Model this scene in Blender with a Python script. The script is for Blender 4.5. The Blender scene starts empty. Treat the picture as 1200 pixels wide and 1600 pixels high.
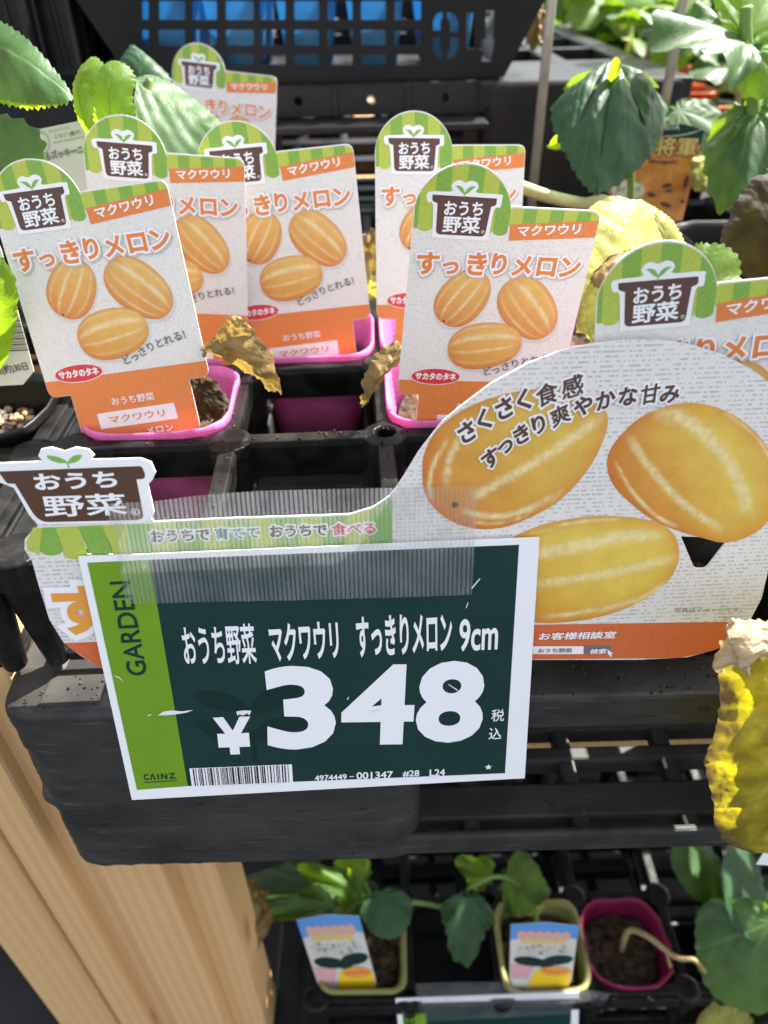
import bpy, bmesh, math, random
import numpy as np
from mathutils import Vector, Matrix, noise
from mathutils.geometry import tessellate_polygon, delaunay_2d_cdt
random.seed(7)
scene = bpy.context.scene
COL = scene.collection
R = math.radians
# ------------------------------------------------------------------ camera
PITCH, ROLL, FPX = R(37.1), R(1.5), 1155.6
FW = Vector((0, math.cos(PITCH), -math.sin(PITCH)))
UP0 = Vector((0, math.sin(PITCH), math.cos(PITCH)))
XA = Vector((1, 0, 0))
RT = XA*math.cos(ROLL) - UP0*math.sin(ROLL)
UP = XA*math.sin(ROLL) + UP0*math.cos(ROLL)
cam_d = bpy.data.cameras.new('camera')
cam = bpy.data.objects.new('camera', cam_d); COL.objects.link(cam)
cam.matrix_world = Matrix((RT, UP, -FW)).transposed().to_4x4()
cam_d.sensor_fit = 'VERTICAL'; cam_d.sensor_height = 36; cam_d.sensor_width = 27
cam_d.lens = 26.0; cam_d.clip_start = .01; cam_d.clip_end = 200
cam_d.dof.use_dof = True; cam_d.dof.focus_distance = .375; cam_d.dof.aperture_fstop = 6.8
scene.camera = cam
# ------------------------------------------------------------------ light
SUN_EL, SUN_AZ = R(49), R(56)          # azimuth measured from +y (away from camera) towards +x
world = bpy.data.worlds.new('World'); scene.world = world; world.use_nodes = True
wn = world.node_tree.nodes; wl = world.node_tree.links
sky = wn.new('ShaderNodeTexSky'); sky.sky_type = 'NISHITA'; sky.sun_disc = False
sky.sun_elevation = SUN_EL; sky.sun_rotation = SUN_AZ
sky.dust_density = 2.5; sky.ozone_density = .6
hs = wn.new('ShaderNodeHueSaturation'); hs.inputs['Saturation'].default_value = .4
wl.new(sky.outputs[0], hs.inputs['Color']); wl.new(hs.outputs[0], wn['Background'].inputs[0]); wn['Background'].inputs[1].default_value = .105
sun_d = bpy.data.lights.new('sun', 'SUN'); sun_d.energy = 5.0; sun_d.angle = R(.5); sun_d.color = (1, .95, .87)
sun = bpy.data.objects.new('sun', sun_d); COL.objects.link(sun)
sdir = Vector((math.sin(SUN_AZ)*math.cos(SUN_EL), math.cos(SUN_AZ)*math.cos(SUN_EL), math.sin(SUN_EL)))
sun.rotation_euler = sdir.to_track_quat('Z', 'Y').to_euler(); sun.location = sdir*5
vs = scene.view_settings
vs.view_transform = 'Standard'; vs.look = 'None'; vs.exposure = 2.1; vs.gamma = 1; vs.use_curve_mapping = False

# ------------------------------------------------------------------ helpers
def ray(px, py): return RT*((px-600)/FPX) - UP*((py-800)/FPX) + FW
def at(px, py, y): d = ray(px, py); return d*(y/d.y)         # the point on the vertical plane at distance y
def atz(px, py, z): d = ray(px, py); return d*(z/d.z)
def tag(o, label=None, cat=None, group=None, kind=None):
    if label: o['label'] = label
    if cat: o['category'] = cat
    if group: o['group'] = group
    if kind: o['kind'] = kind
    return o
def thing(name, label, cat, loc=(0, 0, 0), mat=None, group=None):
    o = bpy.data.objects.new(name, None); COL.objects.link(o); o.empty_display_size = .02
    if mat is not None: o.matrix_world = mat
    else: o.location = loc
    return tag(o, label, cat, group)
def copy_tree(o, parent=None):
    c = o.copy(); COL.objects.link(c)
    if parent: c.parent = parent
    for ch in list(o.children): copy_tree(ch, c)
    return c

class MB:
    def __init__(s): s.v = []; s.f = []; s.m = []; s.c = {}
    def add(s, vs_, fs, slot=0, col=None):
        n = len(s.v); s.v += [tuple(p) for p in vs_]
        s.f += [tuple(i+n for i in f) for f in fs]; s.m += [slot]*len(fs)
        if col is not None:
            for i in range(len(vs_)): s.c[n+i] = col[i] if isinstance(col, list) else col
        return n
    def flat(s, loops, y, slot=0, col=None):
        """flat print in the local XZ plane at depth y (front is -y)"""
        if not isinstance(loops[0][0], (tuple, list, Vector)): loops = [loops]
        if len(loops) == 1:
            vv = [[Vector((p[0], p[1], 0)) for p in L] for L in loops]
            tr = tessellate_polygon(vv); al = [p for L in vv for p in L]
            s.add([(p.x, y, p.y) for p in al], tr, slot, col); return
        SC = 1000.0; al = []; ed = []
        for L in loops:
            n = len(al); al += [Vector((p[0]*SC, p[1]*SC)) for p in L]; ed += [(n+i, n+(i+1) % len(L)) for i in range(len(L))]
        ov, _, of, *_r = delaunay_2d_cdt(al, ed, [], 0, 1e-5)
        def inside(x, z):
            w = False
            for L in loops:
                for i in range(len(L)):
                    (ax, az), (bx, bz) = (L[i][0]*SC, L[i][1]*SC), (L[i-1][0]*SC, L[i-1][1]*SC)
                    if (az > z) != (bz > z) and x < (bx-ax)*(z-az)/(bz-az)+ax: w = not w
            return w
        ff = [f for f in of if inside(sum(ov[i].x for i in f)/len(f), sum(ov[i].y for i in f)/len(f))]
        s.add([(p.x/SC, y, p.y/SC) for p in ov], ff, slot, col)
    def prism(s, loops, y0, y1, slot=0, side=None):
        if not isinstance(loops[0][0], (tuple, list, Vector)): loops = [loops]
        s.flat(loops, y0, slot); s.flat(loops, y1, slot)
        for L in loops:
            n = len(L)
            s.add([(p[0], y0, p[1]) for p in L]+[(p[0], y1, p[1]) for p in L],
                  [(i, (i+1) % n, n+(i+1) % n, n+i) for i in range(n)], slot if side is None else side)
    def box(s, x0, x1, y0, y1, z0, z1, slot=0):
        v = [(x, y, z) for z in (z0, z1) for y in (y0, y1) for x in (x0, x1)]
        s.add(v, [(0, 2, 3, 1), (4, 5, 7, 6), (0, 1, 5, 4), (2, 6, 7, 3), (0, 4, 6, 2), (1, 3, 7, 5)], slot)
    def rings(s, rings, closed=True, cap0=False, cap1=False, slot=0, col=None):
        n = len(rings[0]); fs = []
        for k in range(len(rings)-1):
            for i in range(n if closed else n-1):
                j = (i+1) % n; fs.append((k*n+i, k*n+j, (k+1)*n+j, (k+1)*n+i))
        if cap0: fs.append(tuple(range(n))[::-1])
        if cap1: fs.append(tuple((len(rings)-1)*n+i for i in range(n)))
        s.add([p for r in rings for p in r], fs, slot, col)
    def tube(s, pts, rad, n=8, slot=0):
        pts = [Vector(p) for p in pts]; rg = []
        if not isinstance(rad, (list, tuple)): rad = [rad]*len(pts)
        a = None
        for i, p in enumerate(pts):
            t = (pts[min(i+1, len(pts)-1)]-pts[max(i-1, 0)]).normalized()
            if a is None: a = t.orthogonal().normalized()
            a = (a - t*a.dot(t)).normalized(); b = t.cross(a)
            rg.append([p+(a*math.cos(2*math.pi*k/n)+b*math.sin(2*math.pi*k/n))*rad[i] for k in range(n)])
        s.rings(rg, True, True, True, slot)
    def build(s, name, mats, parent=None, smooth=False, bevel=0, recalc=True, attr='Col'):
        me = bpy.data.meshes.new(name); me.from_pydata(s.v, [], s.f)
        if not isinstance(mats, (list, tuple)): mats = [mats]
        for m in mats: me.materials.append(m)
        me.polygons.foreach_set('material_index', s.m)
        if s.c:
            ca = me.color_attributes.new(attr, 'FLOAT_COLOR', 'POINT')
            for i in range(len(s.v)):
                c = s.c.get(i, (1, 1, 1)); ca.data[i].color = (c[0], c[1], c[2], 1)
        if recalc:
            bm = bmesh.new(); bm.from_mesh(me); bmesh.ops.recalc_face_normals(bm, faces=bm.faces); bm.to_mesh(me); bm.free()
        if smooth: me.polygons.foreach_set('use_smooth', [True]*len(me.polygons))
        me.update()
        o = bpy.data.objects.new(name, me); COL.objects.link(o)
        if parent: o.parent = parent
        if bevel:
            b = o.modifiers.new('bevel', 'BEVEL'); b.width = bevel; b.segments = 2; b.limit_method = 'ANGLE'
        return o
def spline(pts, n=8):
    """Catmull-Rom through points"""
    P_ = [Vector(p) for p in pts]; out = []
    for i in range(len(P_)-1):
        p0 = P_[max(i-1, 0)]; p1 = P_[i]; p2 = P_[i+1]; p3 = P_[min(i+2, len(P_)-1)]
        for k in range(n):
            t = k/n
            out.append(.5*((2*p1)+(p2-p0)*t+(2*p0-5*p1+4*p2-p3)*t*t+(3*p1-p0-3*p2+p3)*t**3))
    return out+[P_[-1]]
def closed_spline(pts, n=5):
    m = len(pts); out = []
    P_ = [Vector((p[0], p[1], 0)) for p in pts]
    for i in range(m):
        p0, p1, p2, p3 = P_[i-1], P_[i], P_[(i+1) % m], P_[(i+2) % m]
        for k in range(n):
            t = k/n; q = .5*((2*p1)+(p2-p0)*t+(2*p0-5*p1+4*p2-p3)*t*t+(3*p1-p0-3*p2+p3)*t**3)
            out.append((q.x, q.y))
    return out
def rounded(pts, r, n=5):
    """polygon with rounded corners; r a number or one per corner"""
    out = []; m = len(pts)
    for i in range(m):
        rr = r[i] if isinstance(r, (list, tuple)) else r
        p = Vector(pts[i][:2]); a = Vector(pts[i-1][:2])-p; b = Vector(pts[(i+1) % m][:2])-p
        if rr <= 0: out.append((p.x, p.y)); continue
        ra = min(rr, a.length*.49); rb = min(rr, b.length*.49)
        s, e = p+a.normalized()*ra, p+b.normalized()*rb
        for k in range(n+1):
            t = k/n; q = s*(1-t)**2+p*2*t*(1-t)+e*t*t; out.append((q.x, q.y))
    return out
def ellipse(cx, cy, a, b, ang=0, n=40, p=2.0):
    c, s = math.cos(ang), math.sin(ang); o = []
    for k in range(n):
        t = 2*math.pi*k/n; x = a*math.copysign(abs(math.cos(t))**(2/p), math.cos(t)); y = b*math.copysign(abs(math.sin(t))**(2/p), math.sin(t))
        o.append((cx+x*c-y*s, cy+x*s+y*c))
    return o
def ribbon(pts, w, taper=True):
    """flat stroke polygon along a list of 2D points"""
    P_ = [Vector((p[0], p[1], 0)) for p in pts]; P_ = spline(P_, 6); n = len(P_); L = []; Q = []
    for i, p in enumerate(P_):
        t = (P_[min(i+1, n-1)]-P_[max(i-1, 0)]).normalized(); nn = Vector((-t.y, t.x, 0))
        f = min(1, 4*min(i, n-1-i)/n+.15) if taper else 1
        L.append(((p+nn*w*f/2).x, (p+nn*w*f/2).y)); Q.append(((p-nn*w*f/2).x, (p-nn*w*f/2).y))
    return L+Q[::-1]
# ---- lettering: flat meshes cut from the built-in font
_tc = {}; _oc = {}
def contours(body):
    """outlines of a string set in the built-in font, as closed point loops"""
    if body not in _oc:
        c = bpy.data.curves.new('lettering', 'FONT'); c.body = body; c.size = 1
        o = bpy.data.objects.new('lettering', c); COL.objects.link(o); bpy.context.view_layer.update()
        cu = o.to_curve(bpy.context.evaluated_depsgraph_get()); loops = []
        for sp in cu.splines:
            L = []; bp = sp.bezier_points; n = len(bp)
            for i in range(n):
                a, b = bp[i], bp[(i+1) % n]; p0, p1, p2, p3 = a.co.xy, a.handle_right.xy, b.handle_left.xy, b.co.xy
                straight = abs((p1-p0).cross(p3-p0))+abs((p2-p0).cross(p3-p0)) < 1e-5
                m = 1 if straight else 4
                for k in range(m):
                    t = k/m; q = p0*(1-t)**3+p1*3*t*(1-t)**2+p2*3*t*t*(1-t)+p3*t**3
                    if not L or (q-L[-1]).length > 1e-4: L.append(q.copy())
            if len(L) > 1 and (L[0]-L[-1]).length < 1e-4: L.pop()
            if len(L) > 2: loops.append(L)
        o.to_curve_clear(); bpy.data.objects.remove(o); bpy.data.curves.remove(c)
        _oc[body] = loops
    return _oc[body]
_sgn = {}
def glyphs(body, off):
    k = (body, round(off, 4))
    if k in _tc: return _tc[k]
    src = contours(body)
    # the outer contours are the largest: their turning tells which side is out
    def area(L): return sum(L[i-1].cross(L[i]) for i in range(len(L)))/2
    big = max(src, key=lambda L: abs(area(L))); sg = 1 if area(big) > 0 else -1
    pts = []; ed = []; loops = []
    for L in src:
        n = len(L); Q = []
        for i in range(n):
            d0 = (L[i]-L[i-1]).normalized(); d1 = (L[(i+1) % n]-L[i]).normalized()
            n0 = Vector((d0.y, -d0.x)); n1 = Vector((d1.y, -d1.x)); nn = n0+n1
            if nn.length < 1e-3: nn = n0.copy()
            nn.normalize(); m = 1/max(.62, nn.dot(n0))
            Q.append(L[i]+nn*(off*sg*m))
        loops.append(Q); b = len(pts); pts += Q; ed += [(b+i, b+(i+1) % n) for i in range(n)]
    ov, _, of, *_r = delaunay_2d_cdt([p*100 for p in pts], ed, [], 0, 1e-4)
    seg = np.array([[L[i-1].x, L[i-1].y, L[i].x, L[i].y] for L in loops for i in range(len(L))])*100
    ff = []
    for f in of:
        x = sum(ov[i].x for i in f)/len(f); z = sum(ov[i].y for i in f)/len(f)
        up = (seg[:, 1] <= z) & (seg[:, 3] > z); dn = (seg[:, 1] > z) & (seg[:, 3] <= z); m = up | dn
        if not m.any(): continue
        S_ = seg[m]; xi = S_[:, 0]+(z-S_[:, 1])/(S_[:, 3]-S_[:, 1])*(S_[:, 2]-S_[:, 0])
        w = np.where(up[m], 1, -1)[xi > x].sum()
        if w*sg > 0: ff.append(tuple(f))
    used = sorted({i for f in ff for i in f}); ix = {u: i for i, u in enumerate(used)}
    _tc[k] = ([(ov[u].x/100, ov[u].y/100) for u in used], [tuple(ix[i] for i in f) for f in ff])
    return _tc[k]
def text(mb, body, p0, p1, h, y, slot=0, off=.02, shear=0, ymin=None, ymax=None, grow=0):
    """lettering whose left/right ends sit at p0 / p1 (baseline) and whose height is h"""
    v0, _ = glyphs(body, off); vv, ff = glyphs(body, off+grow)
    xs = [p[0] for p in v0]; ys = [p[1] for p in v0]
    x0, x1 = min(xs), max(xs); a = min(ys) if ymin is None else ymin; b = max(ys) if ymax is None else ymax
    p0 = Vector(p0[:2]); p1 = Vector(p1[:2]); d = p1-p0; sx = d.length/(x1-x0); sy = h/(b-a); d.normalize(); n = Vector((-d.y, d.x))
    out = []
    for x, yy in vv:
        q = p0 + d*((x-x0)*sx + shear*(yy-a)*sy) + n*((yy-a)*sy); out.append((q.x, y, q.y))
    mb.add(out, ff, slot)
def char(mb, ch, c, size, ang, y, slot, off=.02, shear=0):
    vv, ff = glyphs(ch, off); co, si = math.cos(ang), math.sin(ang); out = []
    for x, yy in vv:
        x -= .5; yy -= .38; x += shear*yy; x *= size; yy *= size
        out.append((c[0]+x*co-yy*si, y, c[1]+x*si+yy*co))
    mb.add(out, ff, slot)

# ------------------------------------------------------------------ materials
def mat(name, col, rough=.5, spec=.5, var=0, vscale=20, bump=0, bscale=200, tr=0, trcol=None, attr=None, metal=0,
        col2=None, stretch=(1, 1, 1), coat=0, dirt=None):
    m = bpy.data.materials.new(name); m.use_nodes = True; N = m.node_tree.nodes; L = m.node_tree.links
    b = N['Principled BSDF']; b.inputs['Roughness'].default_value = rough; b.inputs['Specular IOR Level'].default_value = spec
    b.inputs['Metallic'].default_value = metal; b.inputs['Coat Weight'].default_value = coat
    tc = N.new('ShaderNodeTexCoord'); mp = N.new('ShaderNodeMapping'); mp.inputs['Scale'].default_value = stretch
    L.new(tc.outputs['Object'], mp.inputs['Vector'])
    src = None
    if attr:
        a = N.new('ShaderNodeAttribute'); a.attribute_name = attr; src = a.outputs['Color']
    if var or col2:
        no = N.new('ShaderNodeTexNoise'); no.inputs['Scale'].default_value = vscale; no.inputs['Detail'].default_value = 6
        no.inputs['Roughness'].default_value = .62
        L.new(mp.outputs[0], no.inputs['Vector'])
        mx = N.new('ShaderNodeMix'); mx.data_type = 'RGBA'
        rp = N.new('ShaderNodeMapRange'); rp.inputs[1].default_value = .35; rp.inputs[2].default_value = .65
        L.new(no.outputs['Fac'], rp.inputs[0]); L.new(rp.outputs[0], mx.inputs['Factor'])
        if src is not None:
            mm = N.new('ShaderNodeMix'); mm.data_type = 'RGBA'; mm.blend_type = 'MULTIPLY'; mm.inputs['Factor'].default_value = 1
            L.new(src, mm.inputs['A']); mm.inputs['B'].default_value = (1-var, 1-var, 1-var, 1)
            L.new(mm.outputs['Result'], mx.inputs['A']); L.new(src, mx.inputs['B'])
        else:
            mx.inputs['A'].default_value = (*[c*(1-var) for c in col], 1)
            mx.inputs['B'].default_value = (*(col2 or [min(1, c*(1+var)) for c in col]), 1)
        src = mx.outputs['Result']
    if src is not None: L.new(src, b.inputs['Base Color'])
    else: b.inputs['Base Color'].default_value = (*col, 1)
    if bump:
        n2 = N.new('ShaderNodeTexNoise'); n2.inputs['Scale'].default_value = bscale; n2.inputs['Detail'].default_value = 5
        L.new(mp.outputs[0], n2.inputs['Vector'])
        bp = N.new('ShaderNodeBump'); bp.inputs['Strength'].default_value = min(1, bump); bp.inputs['Distance'].default_value = .002*max(1, bump)
        L.new(n2.outputs['Fac'], bp.inputs['Height']); L.new(bp.outputs[0], b.inputs['Normal'])
    if tr:
        t = N.new('ShaderNodeBsdfTranslucent'); ms = N.new('ShaderNodeMixShader'); ms.inputs[0].default_value = tr
        if trcol: t.inputs[0].default_value = (*trcol, 1)
        elif src is not None: L.new(src, t.inputs[0])
        else: t.inputs[0].default_value = (*col, 1)
        L.new(b.outputs[0], ms.inputs[1]); L.new(t.outputs[0], ms.inputs[2]); L.new(ms.outputs[0], N['Material Output'].inputs[0])
    return m

def linen(name, col, dash, tr=.12, row=.00115, run=.0016, amount=.7, cover=.5, vert=False):
    """card with a printed weave: rows of little broken dashes"""
    m = mat(name, col, .55, .3); N = m.node_tree.nodes; L = m.node_tree.links; b = N['Principled BSDF']
    tc = N.new('ShaderNodeTexCoord'); sx = N.new('ShaderNodeSeparateXYZ'); L.new(tc.outputs['Object'], sx.inputs[0])
    U, V_ = (sx.outputs['Z'], sx.outputs['X']) if vert else (sx.outputs['X'], sx.outputs['Z'])
    def mth(op, a, b_=None):
        n = N.new('ShaderNodeMath'); n.operation = op
        for k, q in enumerate((a, b_)):
            if q is None: continue
            if isinstance(q, (int, float)): n.inputs[k].default_value = q
            else: L.new(q, n.inputs[k])
        return n.outputs[0]
    v = mth('DIVIDE', V_, row); fl = mth('FLOOR', v); fr = mth('FRACT', v)
    band = mth('LESS_THAN', fr, .42)
    cb = N.new('ShaderNodeCombineXYZ'); L.new(mth('DIVIDE', U, run), cb.inputs[0]); L.new(mth('MULTIPLY', fl, 7.31), cb.inputs[1])
    n1 = N.new('ShaderNodeTexNoise'); n1.inputs['Scale'].default_value = 1; n1.inputs['Detail'].default_value = 1; L.new(cb.outputs[0], n1.inputs['Vector'])
    r = N.new('ShaderNodeMapRange'); r.inputs[1].default_value = cover; r.inputs[2].default_value = cover+.06; r.inputs[4].default_value = amount
    L.new(n1.outputs['Fac'], r.inputs[0])
    n2 = N.new('ShaderNodeTexNoise'); n2.inputs['Scale'].default_value = 70; n2.inputs['Detail'].default_value = 3; L.new(tc.outputs['Object'], n2.inputs['Vector'])
    r2 = N.new('ShaderNodeMapRange'); r2.inputs[1].default_value = .3; r2.inputs[2].default_value = .7; r2.inputs[3].default_value = .45; L.new(n2.outputs['Fac'], r2.inputs[0])
    fac = mth('MULTIPLY', mth('MULTIPLY', r.outputs[0], band), r2.outputs[0])
    mx = N.new('ShaderNodeMix'); mx.data_type = 'RGBA'; mx.inputs['A'].default_value = (*col, 1); mx.inputs['B'].default_value = (*dash, 1)
    L.new(fac, mx.inputs['Factor']); L.new(mx.outputs['Result'], b.inputs['Base Color'])
    t = N.new('ShaderNodeBsdfTranslucent'); L.new(mx.outputs['Result'], t.inputs[0])
    ms = N.new('ShaderNodeMixShader'); ms.inputs[0].default_value = tr
    L.new(b.outputs[0], ms.inputs[1]); L.new(t.outputs[0], ms.inputs[2]); L.new(ms.outputs[0], N['Material Output'].inputs[0])
    return m

def leafmat(name, top, vein, glow, tr=.42, rough=.5, edge=None, bscale=350, bump=.5, blotch=.25, spec=.32, bdist=.00035, net=0):
    """leaf blade: 'Col' holds r = vein, g = distance to the edge"""
    m = bpy.data.materials.new(name); m.use_nodes = True; N = m.node_tree.nodes; L = m.node_tree.links; b = N['Principled BSDF']
    b.inputs['Roughness'].default_value = rough; b.inputs['Specular IOR Level'].default_value = spec
    a = N.new('ShaderNodeAttribute'); a.attribute_name = 'Col'; sp = N.new('ShaderNodeSeparateColor'); L.new(a.outputs['Color'], sp.inputs[0])
    tc = N.new('ShaderNodeTexCoord'); no = N.new('ShaderNodeTexNoise'); no.inputs['Scale'].default_value = 55; no.inputs['Detail'].default_value = 6
    L.new(tc.outputs['Object'], no.inputs['Vector'])
    def mixc(A, B, fac):
        x = N.new('ShaderNodeMix'); x.data_type = 'RGBA'
        for s_, v in (('A', A), ('B', B)):
            if isinstance(v, tuple): x.inputs[s_].default_value = (*v, 1)
            else: L.new(v, x.inputs[s_])
        L.new(fac, x.inputs['Factor']); return x.outputs['Result']
    rg = N.new('ShaderNodeMapRange'); rg.inputs[1].default_value = .3; rg.inputs[2].default_value = .7; L.new(no.outputs['Fac'], rg.inputs[0])
    base = mixc(tuple(c*(1-blotch) for c in top), tuple(c*(1+blotch) for c in top), rg.outputs[0])
    c = mixc(base, vein, sp.outputs[0])
    g = mixc(tuple(c_*(1-blotch) for c_ in glow), tuple(c_*(1+.5*blotch) for c_ in glow), rg.outputs[0])
    g = mixc(g, tuple(c_*.55 for c_ in glow), sp.outputs[0])
    if edge:
        c = mixc(c, edge, sp.outputs[1]); g = mixc(g, tuple(e*.6 for e in edge), sp.outputs[1])
    L.new(c, b.inputs['Base Color'])
    vo = N.new('ShaderNodeTexVoronoi'); vo.feature = 'DISTANCE_TO_EDGE'; vo.inputs['Scale'].default_value = bscale; L.new(tc.outputs['Object'], vo.inputs['Vector'])
    bp = N.new('ShaderNodeBump'); bp.inputs['Strength'].default_value = bump; bp.inputs['Distance'].default_value = bdist
    L.new(vo.outputs['Distance'], bp.inputs['Height']); L.new(bp.outputs[0], b.inputs['Normal'])
    if net:     # fine net of veins showing against the light
        r = N.new('ShaderNodeMapRange'); r.inputs[1].default_value = 0; r.inputs[2].default_value = .12; r.inputs[3].default_value = net; r.inputs[4].default_value = 0
        L.new(vo.outputs['Distance'], r.inputs[0]); g = mixc(g, tuple(c_*.35 for c_ in glow), r.outputs[0])
    t = N.new('ShaderNodeBsdfTranslucent'); L.new(g, t.inputs[0]); L.new(bp.outputs[0], t.inputs['Normal']); ms = N.new('ShaderNodeMixShader'); ms.inputs[0].default_value = tr
    L.new(b.outputs[0], ms.inputs[1]); L.new(t.outputs[0], ms.inputs[2]); L.new(ms.outputs[0], N['Material Output'].inputs[0])
    return m

def palletmat():
    m = mat('recycled grey plastic', (.045, .044, .042), .52, .3); N = m.node_tree.nodes; L = m.node_tree.links; b = N['Principled BSDF']
    tc = N.new('ShaderNodeTexCoord')
    def nz(scale, st, det=5, rough=.6):
        mp = N.new('ShaderNodeMapping'); mp.inputs['Scale'].default_value = st; L.new(tc.outputs['Object'], mp.inputs['Vector'])
        n = N.new('ShaderNodeTexNoise'); n.inputs['Scale'].default_value = scale; n.inputs['Detail'].default_value = det; n.inputs['Roughness'].default_value = rough
        L.new(mp.outputs[0], n.inputs['Vector']); return n.outputs['Fac']
    def rng(f, a, b_, lo, hi):
        r = N.new('ShaderNodeMapRange'); r.inputs[1].default_value = a; r.inputs[2].default_value = b_; r.inputs[3].default_value = lo; r.inputs[4].default_value = hi; L.new(f, r.inputs[0]); return r.outputs[0]
    def mix(A, B, f):
        x = N.new('ShaderNodeMix'); x.data_type = 'RGBA'
        for s_, v in (('A', A), ('B', B)):
            if isinstance(v, tuple): x.inputs[s_].default_value = (*v, 1)
            else: L.new(v, x.inputs[s_])
        L.new(f, x.inputs['Factor']); return x.outputs['Result']
    blot = rng(nz(16, (1, 1, 1.3)), .38, .62, 0, 1)
    c = mix((.020, .020, .020), (.046, .045, .043), blot)
    scr = rng(nz(30, (1.2, 1, 16), 3), .63, .70, 0, .55); c = mix(c, (.10, .10, .098), scr)            # long pale scuffs
    scr2 = rng(nz(42, (1, 1, 9), 4), .66, .70, 0, .8); c = mix(c, (.012, .012, .012), scr2)              # dark gouges
    dust = rng(nz(7, (1, 1, 1), 6, .7), .55, .75, 0, .45); c = mix(c, (.09, .08, .065), dust)            # dried mud
    pit = rng(nz(120, (1, 1, 1), 2), .70, .74, 0, .8); c = mix(c, (.010, .010, .010), pit)
    L.new(c, b.inputs['Base Color']); L.new(rng(blot, 0, 1, .62, .42), b.inputs['Roughness'])
    bp = N.new('ShaderNodeBump'); bp.inputs['Strength'].default_value = .5; bp.inputs['Distance'].default_value = .0012
    L.new(nz(60, (.6, 1, 2.4), 6, .65), bp.inputs['Height']); L.new(bp.outputs[0], b.inputs['Normal'])
    return m
M = {}
BLK = (.0055, .0055, .006)
M['black'] = mat('black plastic', BLK, .34, .2, var=.5, vscale=55, bump=.2, bscale=250, col2=(.017, .0165, .0155))
M['blackgloss'] = mat('glossy black plastic', (.007, .007, .0075), .3, .35, var=.3, vscale=60, bump=.08, bscale=400)
M['pallet'] = palletmat()
M['pallet_rear'] = mat('dark pallet plastic', (.015, .015, .0155), .42, .25, var=.35, vscale=20, bump=.3, bscale=90)
M['crate'] = mat('grey crate plastic', (.012, .012, .0125), .45, .16, var=.2, vscale=20, bump=.2, bscale=150)
M['pink'] = mat('pink pot plastic', (.74, .19, .50), .4, .4, var=.2, vscale=45, tr=.30, trcol=(.80, .10, .38))
M['blackpot'] = mat('black pot plastic', (.006, .006, .006), .42, .3, var=.3, vscale=50, bump=.1)
M['plum'] = mat('plum pot plastic', (.24, .012, .065), .45, .4, var=.15, tr=.2, trcol=(.4, .01, .08))
M['cream'] = mat('cream pot plastic', (.30, .29, .10), .45, .4, var=.2, tr=.2, trcol=(.5, .45, .1))
M['blue'] = mat('blue plastic', (.15, .42, .64), .4, .5, var=.2, vscale=25, tr=.4, trcol=(.12, .48, .78))
M['orangepot'] = mat('orange pot plastic', (.72, .13, .02), .4, .5, var=.2, tr=.3)
M['soil'] = mat('potting soil', (.035, .022, .014), .95, .2, var=.7, vscale=130, bump=3, bscale=160, col2=(.10, .065, .04))
M['pebble'] = mat('gravel', (.32, .2, .09), .6, .4, var=.3, vscale=60, bump=.3)
M['pebble2'] = mat('dark gravel', (.06, .05, .045), .6, .4, var=.4, vscale=60)
M['steel'] = mat('galvanised rod', (.46, .44, .37), .4, .5, metal=.35, var=.2, vscale=40)
M['ground'] = mat('concrete', (.022, .022, .022), .9, .2, var=.25, vscale=6, bump=.5, bscale=40)
WHT = (.80, .80, .82)
M['white'] = mat('white print', (.80, .80, .81), .5, .3)
M['cardwhite'] = mat('laminated white paper', (.80, .80, .83), .38, .4, tr=.02)
M['paper'] = mat('white board edge', (.82, .82, .81), .6, .3, tr=.12)
M['linen'] = linen('linen printed card', (.755, .735, .70), (.52, .49, .45), tr=.12)
M['linen_big'] = linen('linen printed board', (.76, .735, .70), (.36, .33, .29), tr=.13, row=.0021, run=.0020, amount=.7, cover=.47)
M['sg'] = linen('green stripe', (.245, .44, .075), (.13, .30, .045), tr=.12, amount=.6, vert=True, row=.0012)
M['sy'] = linen('yellow green stripe', (.48, .56, .09), (.30, .40, .05), tr=.12, amount=.6, vert=True, row=.0012)
M['orange'] = mat('orange print', (.74, .235, .065), .5, .3, var=.05, vscale=400, tr=.1)
M['deeporange'] = mat('red orange print', (.60, .135, .045), .5, .3, var=.06, vscale=400, tr=.05)
M['brown'] = mat('brown print', (.105, .052, .042), .5, .3)
M['brown2'] = mat('warm brown print', (.085, .040, .024), .5, .3)
M['grey'] = mat('grey print', (.16, .15, .15), .5, .3)
M['softgrey'] = mat('pale grey print', (.48, .46, .43), .5, .3)
M['leafprint'] = mat('leaf green print', (.20, .42, .07), .5, .3)
M['red'] = mat('red print', (.60, .045, .05), .5, .3)
M['crimson'] = mat('crimson print', (.58, .06, .085), .5, .3)
M['teal'] = mat('teal print', (.02, .14, .115), .5, .3)
M['melon'] = mat('printed melon', (.8, .4, .05), .5, .3, attr='Col', var=.1, vscale=70, tr=.06)
M['shadowprint'] = linen('linen print a shade darker', (.66, .64, .61), (.50, .47, .44), tr=.12)
M['melonline'] = mat('printed melon rib', (.76, .55, .21), .5, .3, var=.14, vscale=300)
M['melonline2'] = mat('printed melon fine rib', (.74, .41, .09), .5, .3, var=.14, vscale=300)
M['dkgreen'] = mat('dark green print', (.008, .034, .031), .36, .25, var=.07, vscale=25)
M['dkgreen2'] = mat('darker leaf print', (.0055, .024, .022), .36, .25)
M['ltgreen'] = mat('lime print', (.15, .29, .016), .4, .25, var=.06, vscale=25)
M['ink'] = mat('black ink', (.015, .015, .015), .5, .3)
M['scratch'] = mat('scratched white paper', (.7, .71, .72), .7, .2)
M['wood'] = None

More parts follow.
